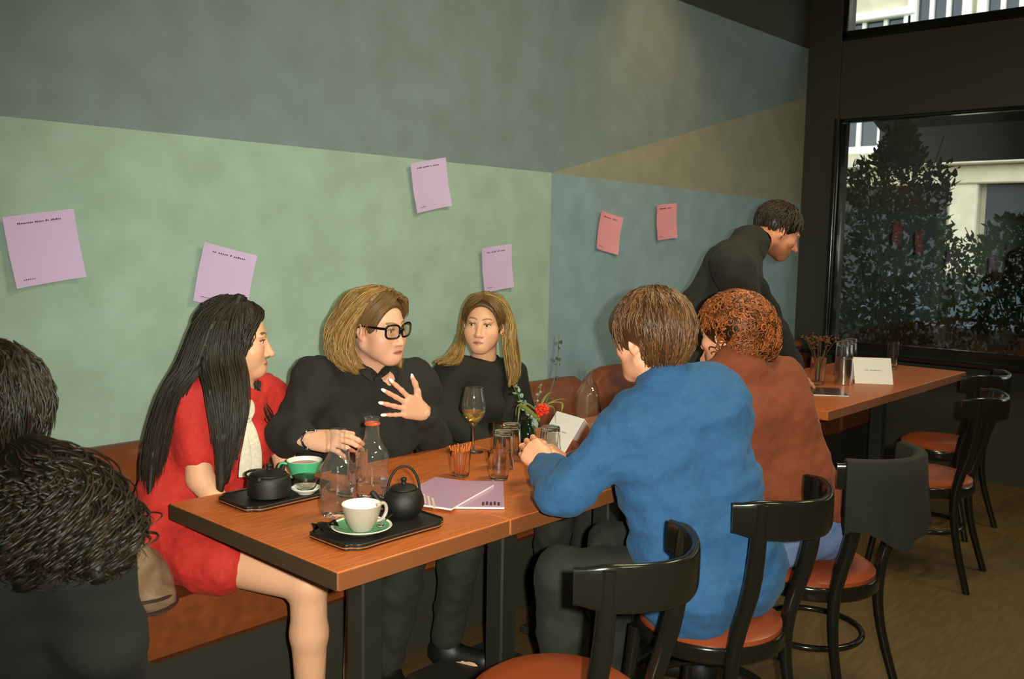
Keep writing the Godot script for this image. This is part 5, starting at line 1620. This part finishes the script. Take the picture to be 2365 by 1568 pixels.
func bending_man() -> void:
	var o := person("dark-haired man in a black jacket, bending down behind the tables", Vector3(3.75, 0, -2.1))
	var skin := lin("c98466")
	var j := {neck = Vector3(3.7842, 1.5136, -2.0200), shr = Vector3(3.4051, 1.4145, -1.9000), shl = Vector3(4.0174, 1.4308, -2.2200), elr = Vector3(3.5554, 1.1520, -1.8600), ell = Vector3(4.4135, 1.0765, -2.2000), wrr = Vector3(3.8539, 0.8720, -1.9500), wrl = Vector3(4.5816, 0.8423, -2.1500), pel = Vector3(3.52, 1.0, -2.2), knl = Vector3(3.66, 0.54, -2.26), knr = Vector3(3.66, 0.54, -2.08), anl = Vector3(3.6, 0.08, -2.26), anr = Vector3(3.6, 0.08, -2.08), foot = Vector3(0.8, 0, 0.4)}
	var xf := face_xf(Vector3(3.9556, 1.5690, -1.9800), Vector3(0.62, -0.42, 0.62), 0.0)
	var b := B.new()
	body(b, j, skin, 0.013)
	var t := SkinTone.new()
	t.skin = skin
	t.stubble = 0.55
	t.brow = lin("1d1510")
	head(b, xf, t, 0.0035, 1.08, 1.2, j.neck, 0.06)
	hand(b, o, j.wrr, Vector3(0.3, -0.9, 0.1), Vector3(0.2, 0.1, 0.9), -1.0, [0.4, 0.4, 0.45, 0.5], [0.1, 0.03, -0.04, -0.1], 0.6, skin)
	hand(b, o, j.wrl, Vector3(0.3, -0.9, 0.1), Vector3(0.2, 0.1, -0.9), 1.0, [0.4, 0.4, 0.45, 0.5], [0.1, 0.03, -0.04, -0.1], 0.6, skin)
	wpart("body", b, skin_mat(), o)
	eyes(o, xf, Vector3(0, -0.3, 1), lin("2a1c12"))
	var bx := around([j.neck, j.shl, j.shr, j.pel, j.ell, j.elr, j.wrl, j.wrr], 0.22)
	var s := Sdf.new(bx[0], bx[1], 0.011)
	torso(s, j, 0.026, 1.1)
	arm(s, j.shl, j.ell, j.wrl, 0.026, 1.88, 0.055, 0.05)
	arm(s, j.shr, j.elr, j.wrr, 0.026, 1.88, 0.055, 0.05)
	var nd := (xf.origin - (j.neck as Vector3)).normalized()
	s.cap(j.neck - nd * 0.02, j.neck + nd * 0.03, 0.078, 0.07, 0.025)
	s.ell(j.neck + nd * 0.09, Vector3(0.066, 0.066, 0.066), 0.005, true)
	b = B.new()
	s.mesh(b)
	b.wobble(0.014, 6.0, 81)
	wpart("jacket", b, cloth(Color(0.13, 0.13, 0.115), 0.9, 0.1), o)
	trousers(o, j, Color(0.12, 0.12, 0.11), 83)
	var ca := lin("17110c")
	var cb := lin("3a281a")
	b = B.new()
	scalp(b, xf, ca, 0.008, 0.0, 0.005)
	crown_hair(b, xf, 320, 0.0024, 0.012, ca, cb, 84, 0.0, -3.14, 3.14, 1.1, 0.003)
	crown_hair(b, xf, 400, 0.0022, 0.010, ca, cb, 85, 0.0, 1.3, 4.98, 0.7, 0.003, 0.0, 0.7, 1.5)
	wpart("hair", b, hair_mat(0.45), o)

func curly_person() -> void:
	var o := person("person with a dark curly ponytail and black top, back to the camera", Vector3(0.45, 0, -1.9))
	var skin := lin("d8a080")
	var hc := Vector3(0.6144, 1.1490, -1.8832)
	var j := {neck = Vector3(0.5943, 1.0100, -1.8386), shl = Vector3(0.5721, 0.8736, -2.0505), shr = Vector3(0.6599, 0.9362, -1.6058), ell = Vector3(0.6257, 0.6046, -2.1585), elr = Vector3(0.6900, 0.7768, -1.6074), wrl = Vector3(0.7258, 0.5034, -2.1821), wrr = Vector3(0.7870, 0.5843, -1.8291), pel = Vector3(0.42, 0.57, -1.92), knl = Vector3(0.78, 0.53, -2.1), knr = Vector3(0.85, 0.53, -1.85), anl = Vector3(0.8, 0.08, -2.1), anr = Vector3(0.86, 0.08, -1.85), wide = 1.25}
	var xf := face_xf(hc, Vector3(0.45, -0.05, -0.9), 0.0)
	var b := B.new()
	body(b, j, skin, 0.013)
	var t := SkinTone.new()
	t.skin = skin
	head(b, xf, t, 0.004, 1.0, 1.0, j.neck)
	hand(b, o, j.wrr, Vector3(0.7, -0.1, -0.5), Vector3(0, 1, 0), -1.0, [0.4, 0.4, 0.45, 0.5], [0.1, 0.03, -0.04, -0.1], 0.6, skin)
	hand(b, o, j.wrl, Vector3(0.8, -0.1, 0.1), Vector3(0, 1, 0), 1.0, [0.4, 0.4, 0.45, 0.5], [0.1, 0.03, -0.04, -0.1], 0.6, skin)
	wpart("body", b, skin_mat(), o)
	eyes(o, xf, Vector3(0, 0, 1), lin("2a1c12"))
	var bx := around([j.neck, j.shl, j.shr, j.pel, j.ell, j.elr, j.wrl, j.wrr], 0.22)
	var s := Sdf.new(bx[0], bx[1], 0.011)
	torso(s, j, 0.024, 1.35)
	arm(s, j.shl, j.ell, j.wrl, 0.03, 1.88, 0.055, 0.05)
	arm(s, j.shr, j.elr, j.wrr, 0.03, 1.88, 0.055, 0.05)
	s.cap(j.neck - Vector3(0, 0.03, 0), j.neck + Vector3(0, 0.02, 0), 0.075, 0.068, 0.025)
	s.cap(Vector3(0.6607, 0.8288, -1.7672), Vector3(0.6800, 0.5807, -1.7966), 0.13, 0.17, 0.06)
	b = B.new()
	s.mesh(b)
	b.wobble(0.016, 6.0, 91)
	wpart("top", b, cloth(Color(0.075, 0.078, 0.065), 0.9, 0.0), o)
	trousers(o, j, Color(0.07, 0.07, 0.06), 93)
	var ca := lin("110d09")
	var cb := lin("2c1e14")
	b = B.new()
	var sc := Sdf.new(Vector3(-0.14, -0.19, -0.16), Vector3(0.14, 0.16, 0.15), 0.007)
	sc.ell(Vector3(0, 0.03, -0.016), Vector3(0.1, 0.105, 0.115), 0.0)
	sc.ell(Vector3(0, -0.06, 0.12), Vector3(0.09, 0.12, 0.09), 0.01, true)
	b.tint = ca
	sc.mesh(b, xf)
	crown_hair(b, xf, 800, 0.0024, 0.03, ca, cb, 94, 0.0, -3.14, 3.14, 1.5, 0.004)
	var gp := [
		[Vector3(0.6127, 1.1061, -1.7141), Vector3(0.6133, 1.0800, -1.6048), Vector3(0.5925, 1.0237, -1.5740), Vector3(0.5760, 0.9804, -1.5704), Vector3(0.5583, 0.9304, -1.5820)],
		[Vector3(0.6184, 1.1138, -1.7091), Vector3(0.6296, 1.0877, -1.5882), Vector3(0.6238, 1.0348, -1.5265), Vector3(0.6315, 0.9995, -1.4976), Vector3(0.6354, 0.9504, -1.4856)],
		[Vector3(0.6314, 1.1131, -1.7245), Vector3(0.6572, 1.0877, -1.6027), Vector3(0.6664, 1.0409, -1.5255), Vector3(0.6766, 1.0048, -1.4937), Vector3(0.6762, 0.9618, -1.4874)],
		[Vector3(0.6019, 1.0982, -1.7247), Vector3(0.5765, 1.0616, -1.6573), Vector3(0.5427, 1.0010, -1.6252), Vector3(0.5226, 0.9719, -1.6277), Vector3(0.5001, 0.9218, -1.6445)]]
	mass(b, gp, 0.028, 0.022, ca, 0.009)
	strands(b, gp, 1000, 0.0022, 0.04, 0.05, ca, cb, 95, 0.018, 40, 3.6, 0.7)
	wpart("hair", b, hair_mat(0.5), o)

# ---------- mesh builder: collects vertices, makes one ArrayMesh ----------
class B:
	var v := PackedVector3Array()
	var c := PackedColorArray()
	var ix := PackedInt32Array()
	var tint := Color(1, 1, 1)

	func mark() -> int:
		return ix.size()

	func close(from: int) -> void:  # closed piece: make every face look outward
		var vol := 0.0
		var i := from
		var p0 := v[ix[from]] if ix.size() > from else Vector3.ZERO
		while i < ix.size():
			vol += (v[ix[i]] - p0).dot((v[ix[i + 1]] - p0).cross(v[ix[i + 2]] - p0))
			i += 3
		if vol < 0.0:
			i = from
			while i < ix.size():
				var t := ix[i + 1]
				ix[i + 1] = ix[i + 2]
				ix[i + 2] = t
				i += 3

	func pt(p: Vector3) -> int:
		v.append(p)
		c.append(tint)
		return v.size() - 1

	func tri(a: int, b: int, d: int) -> void:
		ix.append(a)
		ix.append(b)
		ix.append(d)

	func quad(a: int, b: int, d: int, e: int) -> void:
		tri(a, b, d)
		tri(a, d, e)

	func face(pts: PackedVector3Array) -> void:
		var s := v.size()
		for p in pts:
			pt(p)
		for i in range(1, pts.size() - 1):
			tri(s, s + i, s + i + 1)

	func grid(rows: Array, wrap := false) -> void:
		var s := v.size()
		var m: int = rows[0].size()
		for r in rows:
			for p in r:
				pt(p)
		for i in rows.size() - 1:
			for j in (m if wrap else m - 1):
				var k := (j + 1) % m
				quad(s + i * m + j, s + i * m + k, s + (i + 1) * m + k, s + (i + 1) * m + j)

	func fan(ring: PackedVector3Array, flip: bool) -> void:
		var s := v.size()
		for p in ring:
			pt(p)
		for i in range(1, ring.size() - 1):
			if flip:
				tri(s, s + i + 1, s + i)
			else:
				tri(s, s + i, s + i + 1)

	func box(at: Vector3, size: Vector3, bev := 0.004, bs := Basis()) -> void:
		var from := mark()
		var h := size * 0.5
		bev = minf(bev, minf(h.x, minf(h.y, h.z)) * 0.49)
		for ax in 3:
			var a1 := (ax + 1) % 3
			var a2 := (ax + 2) % 3
			for sg in [-1.0, 1.0]:
				var q := PackedVector3Array()
				for u in [[-1, -1], [1, -1], [1, 1], [-1, 1]]:
					var p := Vector3()
					p[ax] = sg * h[ax]
					p[a1] = u[0] * (h[a1] - bev)
					p[a2] = u[1] * (h[a2] - bev)
					q.append(at + bs * p)
				if sg < 0:
					q.reverse()
				face(q)
			for s1 in [-1.0, 1.0]:
				for s2 in [-1.0, 1.0]:  # edge along ax
					var q2 := PackedVector3Array()
					for u in [[-1, 0], [1, 0], [1, 1], [-1, 1]]:
						var p2 := Vector3()
						p2[ax] = u[0] * (h[ax] - bev)
						p2[a1] = s1 * (h[a1] - (bev if u[1] == 1 else 0.0))
						p2[a2] = s2 * (h[a2] - (bev if u[1] == 0 else 0.0))
						q2.append(at + bs * p2)
					if s1 * s2 > 0:
						q2.reverse()
					face(q2)
		for sx in [-1.0, 1.0]:
			for sy in [-1.0, 1.0]:
				for sz in [-1.0, 1.0]:
					var e := PackedVector3Array()
					e.append(at + bs * Vector3(sx * h.x, sy * (h.y - bev), sz * (h.z - bev)))
					e.append(at + bs * Vector3(sx * (h.x - bev), sy * h.y, sz * (h.z - bev)))
					e.append(at + bs * Vector3(sx * (h.x - bev), sy * (h.y - bev), sz * h.z))
					if sx * sy * sz < 0:
						e.reverse()
					face(e)
		close(from)

	func tube(path: PackedVector3Array, rad: Array, sides := 8, caps := true, flat := 1.0, up := Vector3.ZERO) -> void:
		var from := mark()
		var n := path.size()
		var rows := []
		var t0 := (path[1] - path[0]).normalized()
		var a := up if up != Vector3.ZERO else (Vector3.UP if absf(t0.y) < 0.9 else Vector3.RIGHT)
		for i in n:
			var t := (path[mini(i + 1, n - 1)] - path[maxi(i - 1, 0)]).normalized()
			a = (a - t * a.dot(t)).normalized()
			var bb := t.cross(a)
			var r: float = rad[mini(i, rad.size() - 1)]
			var ring := PackedVector3Array()
			for j in sides:
				var w := TAU * j / sides
				ring.append(path[i] + (a * cos(w) * flat + bb * sin(w)) * r)
			rows.append(ring)
		grid(rows, true)
		if caps:
			fan(rows[0], true)
			fan(rows[n - 1], false)
		close(from)

	func lathe(at: Vector3, prof: Array, sides := 32, bs := Basis()) -> void:  # prof: Vector2(radius, height) all round a closed section
		var from := mark()
		var seg := []
		for i in prof.size():
			var p: Vector2 = prof[i]
			var ring := PackedVector3Array()
			for j in sides:
				var w := TAU * j / sides
				ring.append(at + bs * Vector3(p.x * cos(w), p.y, p.x * sin(w)))
			seg.append(ring)
			if i > 0 and i < prof.size() - 1:
				var d1 := (p - prof[i - 1] as Vector2).normalized()
				var d2 := ((prof[i + 1] as Vector2) - p).normalized()
				if d1.dot(d2) < 0.75:
					grid(seg, true)
					seg = [ring]
		grid(seg, true)
		close(from)

	func ball(at: Vector3, r: Vector3, n := 12, bs := Basis()) -> void:
		var from := mark()
		var rows := []
		for i in n + 1:
			var th := PI * i / n
			var ring := PackedVector3Array()
			for j in n * 2:
				var w := TAU * j / (n * 2)
				ring.append(at + bs * (Vector3(sin(th) * cos(w), cos(th), sin(th) * sin(w)) * r))
			rows.append(ring)
		grid(rows, true)
		close(from)

	func slab(poly: PackedVector2Array, y0: float, y1: float, xf := Transform3D(), bev := 0.0) -> void:  # outline in x,z raised from y0 to y1
		var from := mark()
		var n := poly.size()
		var rings := [[y0 + bev, 0.0], [y1 - bev, 0.0], [y1, bev]] if bev > 0.0 else [[y0, 0.0], [y1, 0.0]]
		if bev > 0.0:
			rings.push_front([y0, bev])
		var area := 0.0
		for i in n:
			area += poly[i].cross(poly[(i + 1) % n])
		var sg := signf(area)
		var rows := []
		for r in rings:
			var ring := PackedVector3Array()
			for i in n:
				var t := (poly[(i + 1) % n] - poly[(i + n - 1) % n]).normalized()
				var q: Vector2 = poly[i] + Vector2(-t.y, t.x) * sg * r[1]
				ring.append(xf * Vector3(q.x, r[0], q.y))
			rows.append(ring)
		for i in rows.size() - 1:
			grid([rows[i], rows[i + 1]], true)
		var tris := Geometry2D.triangulate_polygon(poly)
		for e in 2:
			var s := v.size()
			for p in (rows[rows.size() - 1] if e == 1 else rows[0]):
				pt(p)
			for i in range(0, tris.size(), 3):
				if (e == 1) != (sg > 0):
					tri(s + tris[i], s + tris[i + 2], s + tris[i + 1])
				else:
					tri(s + tris[i], s + tris[i + 1], s + tris[i + 2])
		close(from)

	func normals() -> PackedVector3Array:
		var n := PackedVector3Array()
		n.resize(v.size())
		var i := 0
		while i < ix.size():
			var f := (v[ix[i + 1]] - v[ix[i]]).cross(v[ix[i + 2]] - v[ix[i]])
			n[ix[i]] += f
			n[ix[i + 1]] += f
			n[ix[i + 2]] += f
			i += 3
		for k in n.size():
			n[k] = n[k].normalized() if n[k].length_squared() > 1e-24 else Vector3.UP
		return n

	func wobble(amp: float, freq: float, sd: int, squash := Vector3.ONE) -> void:
		var ns := FastNoiseLite.new()
		ns.seed = sd
		ns.frequency = freq
		ns.fractal_octaves = 2
		var n := normals()
		for k in v.size():
			v[k] += n[k] * amp * ns.get_noise_3dv(v[k] * squash)

	func shift(d: Vector3) -> void:
		for k in v.size():
			v[k] += d

	func mesh() -> ArrayMesh:
		var n := normals()
		var out := PackedInt32Array()
		out.resize(ix.size())
		var i := 0
		while i < ix.size():
			out[i] = ix[i]
			out[i + 1] = ix[i + 2]
			out[i + 2] = ix[i + 1]
			i += 3
		var arr := []
		arr.resize(Mesh.ARRAY_MAX)
		arr[Mesh.ARRAY_VERTEX] = v
		arr[Mesh.ARRAY_NORMAL] = n
		arr[Mesh.ARRAY_COLOR] = c
		arr[Mesh.ARRAY_INDEX] = out
		var m := ArrayMesh.new()
		m.add_surface_from_arrays(Mesh.PRIMITIVE_TRIANGLES, arr)
		return m


class Painter:
	func tone(_p: Vector3) -> Color:
		return Color(1, 1, 1)


# ---------- distance field of smooth-joined capsules and ellipsoids, meshed as surface nets ----------
class Sdf:
	var o: Vector3
	var h: float
	var nx: int
	var ny: int
	var nz: int
	var f := PackedFloat32Array()

	func _init(lo: Vector3, hi: Vector3, cell: float) -> void:
		o = lo
		h = cell
		nx = int((hi.x - lo.x) / cell) + 2
		ny = int((hi.y - lo.y) / cell) + 2
		nz = int((hi.z - lo.z) / cell) + 2
		f.resize(nx * ny * nz)
		f.fill(1.0)

	func cap(a: Vector3, b: Vector3, ra: float, rb: float, k := 0.02, sub := false, n := Vector3.ZERO, sq := 1.0) -> void:
		var m := maxf(ra, rb) + k + 2.5 * h
		var lo := a.min(b) - Vector3(m, m, m) - o
		var hi := a.max(b) + Vector3(m, m, m) - o
		var x0 := maxi(0, int(lo.x / h))
		var x1 := mini(nx - 1, int(hi.x / h) + 1)
		var y0 := maxi(0, int(lo.y / h))
		var y1 := mini(ny - 1, int(hi.y / h) + 1)
		var z0 := maxi(0, int(lo.z / h))
		var z1 := mini(nz - 1, int(hi.z / h) + 1)
		var ab := b - a
		var il := 1.0 / maxf(ab.length_squared(), 1e-12)
		var flat := n != Vector3.ZERO
		var dr := rb - ra
		var ik := 0.25 / maxf(k, 1e-6)
		for z in range(z0, z1 + 1):
			for y in range(y0, y1 + 1):
				var i := (z * ny + y) * nx + x0
				var p := Vector3(o.x + x0 * h, o.y + y * h, o.z + z * h) - a
				for x in range(x0, x1 + 1):
					var t := clampf(p.dot(ab) * il, 0.0, 1.0)
					var q := p - ab * t
					if flat:
						q += n * (q.dot(n) * (sq - 1.0))
					var d := q.length() - ra - dr * t
					var g := f[i]
					if sub:
						d = -d
						var e := k - absf(g - d)
						f[i] = maxf(g, d) + (e * e * ik if e > 0.0 else 0.0)
					else:
						var e2 := k - absf(g - d)
						f[i] = minf(g, d) - (e2 * e2 * ik if e2 > 0.0 else 0.0)
					i += 1
					p.x += h

	func ell(cn: Vector3, r: Vector3, k := 0.01, sub := false, bs := Basis()) -> void:
		var mr := maxf(r.x, maxf(r.y, r.z))
		var m := mr + k + 2.5 * h
		var lo := cn - Vector3(m, m, m) - o
		var hi := cn + Vector3(m, m, m) - o
		var x0 := maxi(0, int(lo.x / h))
		var x1 := mini(nx - 1, int(hi.x / h) + 1)
		var y0 := maxi(0, int(lo.y / h))
		var y1 := mini(ny - 1, int(hi.y / h) + 1)
		var z0 := maxi(0, int(lo.z / h))
		var z1 := mini(nz - 1, int(hi.z / h) + 1)
		var inv := bs.inverse()
		var ir := Vector3(1.0 / r.x, 1.0 / r.y, 1.0 / r.z)
		var ik := 0.25 / maxf(k, 1e-6)
		var stp := inv * Vector3(h, 0, 0)
		var mn := minf(r.x, minf(r.y, r.z))
		for z in range(z0, z1 + 1):
			for y in range(y0, y1 + 1):
				var i := (z * ny + y) * nx + x0
				var p := inv * (Vector3(o.x + x0 * h, o.y + y * h, o.z + z * h) - cn)
				for x in range(x0, x1 + 1):
					var q := p * ir
					var k0 := q.length()
					var d := -mn
					if k0 > 1e-4:
						d = k0 * (k0 - 1.0) / (q * ir).length()
					var g := f[i]
					if sub:
						d = -d
						var e := k - absf(g - d)
						f[i] = maxf(g, d) + (e * e * ik if e > 0.0 else 0.0)
					else:
						var e2 := k - absf(g - d)
						f[i] = minf(g, d) - (e2 * e2 * ik if e2 > 0.0 else 0.0)
					i += 1
					p += stp

	func cut_below(y: float) -> void:
		var top := clampi(int((y - o.y) / h), 0, ny)
		for z in nz:
			for yy in top:
				for x in nx:
					f[(z * ny + yy) * nx + x] = maxf(f[(z * ny + yy) * nx + x], y - o.y - yy * h)

	func mesh(b: B, xf := Transform3D(), paint: Painter = null) -> void:
		var from := b.mark()
		var at := PackedInt32Array()
		at.resize(nx * ny * nz)
		at.fill(-1)
		var sy := nx
		var sz := nx * ny
		var lim := 3.0 * h
		var off := PackedInt32Array([0, 1, sy, sy + 1, sz, sz + 1, sz + sy, sz + sy + 1])
		var ea := [0, 2, 4, 6, 0, 1, 4, 5, 0, 1, 2, 3]
		var eb := [1, 3, 5, 7, 2, 3, 6, 7, 4, 5, 6, 7]
		var cells := PackedInt32Array()
		var painted := paint != null
		for z in nz - 1:
			for y in ny - 1:
				var i := (z * ny + y) * nx
				for x in nx - 1:
					var f0 := f[i]
					if f0 < lim and f0 > -lim:
						var s := 0
						for q in 8:
							if f[i + off[q]] < 0.0:
								s += 1
						if s > 0 and s < 8:
							var p := Vector3.ZERO
							var n := 0
							for e in 12:
								var A: int = ea[e]
								var Bq: int = eb[e]
								var fa := f[i + off[A]]
								var fb := f[i + off[Bq]]
								if (fa < 0.0) != (fb < 0.0):
									var t := fa / (fa - fb)
									var pa := Vector3(A & 1, (A >> 1) & 1, A >> 2)
									var pb := Vector3(Bq & 1, (Bq >> 1) & 1, Bq >> 2)
									p += pa + (pb - pa) * t
									n += 1
							var w := o + (Vector3(x, y, z) + p / n) * h
							at[i] = b.v.size()
							if painted:
								b.tint = paint.tone(w)
							b.pt(xf * w)
							cells.append(i)
					i += 1
		for i in cells:
			if i < sz + sy + 1:
				continue
			var s0 := f[i] < 0.0
			if s0 != (f[i + 1] < 0.0):
				_q(b, at, i, i - sy, i - sy - sz, i - sz, s0)
			if s0 != (f[i + sy] < 0.0):
				_q(b, at, i, i - sz, i - sz - 1, i - 1, s0)
			if s0 != (f[i + sz] < 0.0):
				_q(b, at, i, i - 1, i - 1 - sy, i - sy, s0)
		b.close(from)

	func _q(b: B, at: PackedInt32Array, i: int, j: int, k: int, l: int, flip: bool) -> void:
		if at[i] < 0 or at[j] < 0 or at[k] < 0 or at[l] < 0:
			return
		if flip:
			b.quad(at[i], at[j], at[k], at[l])
		else:
			b.quad(at[l], at[k], at[j], at[i])


# ---------- naming, tagging ----------
var used := {}

func numbered(called: String) -> String:
	if not used.has(called):
		used[called] = 0
		return called
	used[called] += 1
	return "%s_%03d" % [called, used[called]]

func tag(o: Node, label := "", category := "", group := "", kind := "") -> Node:
	if label: o.set_meta("label", label)
	if category: o.set_meta("category", category)
	if group: o.set_meta("group", group)
	if kind: o.set_meta("kind", kind)
	return o

func thing(called: String, label: String, category: String, at := Vector3.ZERO, turn := 0.0, group := "") -> Node3D:
	var o := Node3D.new()
	o.name = numbered(called)
	add_child(o)
	o.position = at
	o.rotation.y = turn
	tag(o, label, category, group)
	return o

func part(called: String, b: B, m: Material, parent: Node, label := "") -> MeshInstance3D:
	var o := MeshInstance3D.new()
	o.name = called if parent != self else numbered(called)
	o.mesh = b.mesh()
	o.material_override = m
	parent.add_child(o, true)
	if label: o.set_meta("label", label)
	return o

func struct(called: String, b: B, m: Material, label: String) -> MeshInstance3D:
	var o := part(called, b, m, self)
	tag(o, label, "", "", "structure")
	return o

func wpart(called: String, b: B, m: Material, parent: Node3D, label := "") -> MeshInstance3D:  # built in world coordinates
	b.shift(-parent.position)
	return part(called, b, m, parent, label)

func copy(src: Node3D, at: Vector3, turn: float, label: String) -> Node3D:
	var r: Node3D = src.duplicate()
	r.name = numbered(str(src.name).rstrip("0123456789").trim_suffix("_"))
	add_child(r)
	r.position = at
	r.rotation.y = turn
	r.set_meta("label", label)
	return r

func mat(albedo: Color, rough := 0.6, metal := 0.0, vc := false) -> StandardMaterial3D:
	var m := StandardMaterial3D.new()
	m.albedo_color = albedo
	m.roughness = rough
	m.metallic = metal
	m.vertex_color_use_as_albedo = vc
	return m

func noise_tex(sd: int, freq: float, lo: Color, hi: Color, oct := 4, size := 512, typ := FastNoiseLite.TYPE_SIMPLEX_SMOOTH) -> NoiseTexture2D:
	var n := FastNoiseLite.new()
	n.seed = sd
	n.frequency = freq
	n.noise_type = typ
	n.fractal_octaves = oct
	var t := NoiseTexture2D.new()
	t.width = size
	t.height = size
	t.seamless = true
	t.noise = n
	var g := Gradient.new()
	g.set_color(0, lo)
	g.set_color(1, hi)
	t.color_ramp = g
	return t

func tri_tex(m: StandardMaterial3D, t: Texture2D, scale: Vector3, bump: Texture2D = null, bscale := 0.0) -> StandardMaterial3D:
	if t:
		m.albedo_texture = t
	m.uv1_triplanar = true
	m.uv1_world_triplanar = false
	m.uv1_scale = scale
	if bump:
		m.heightmap_enabled = true
		m.heightmap_texture = bump
		m.heightmap_scale = bscale
	return m

func glass(tintc := Color(1, 1, 1), a := 0.03) -> StandardMaterial3D:
	var m := StandardMaterial3D.new()
	m.albedo_color = Color(tintc, a)
	m.roughness = 0.02
	m.refraction_enabled = true
	m.refraction_scale = 0.05
	m.transparency = BaseMaterial3D.TRANSPARENCY_ALPHA
	return m

func thin_glass(a: float) -> StandardMaterial3D:
	var m := StandardMaterial3D.new()
	m.albedo_color = Color(0.75, 0.8, 0.76, a)
	m.roughness = 0.02
	m.transparency = BaseMaterial3D.TRANSPARENCY_ALPHA
	return m

func spline(pts: Array, n: int) -> PackedVector3Array:
	var out := PackedVector3Array()
	var m := pts.size() - 1
	for i in n:
		var u := float(i) / (n - 1) * m
		var k := mini(int(u), m - 1)
		var t := u - k
		var p0: Vector3 = pts[maxi(k - 1, 0)]
		var p1: Vector3 = pts[k]
		var p2: Vector3 = pts[k + 1]
		var p3: Vector3 = pts[mini(k + 2, m)]
		out.append(p1.cubic_interpolate(p2, p0, p3, t))
	return out

func lin(hex: String) -> Color:
	return Color(hex).srgb_to_linear()
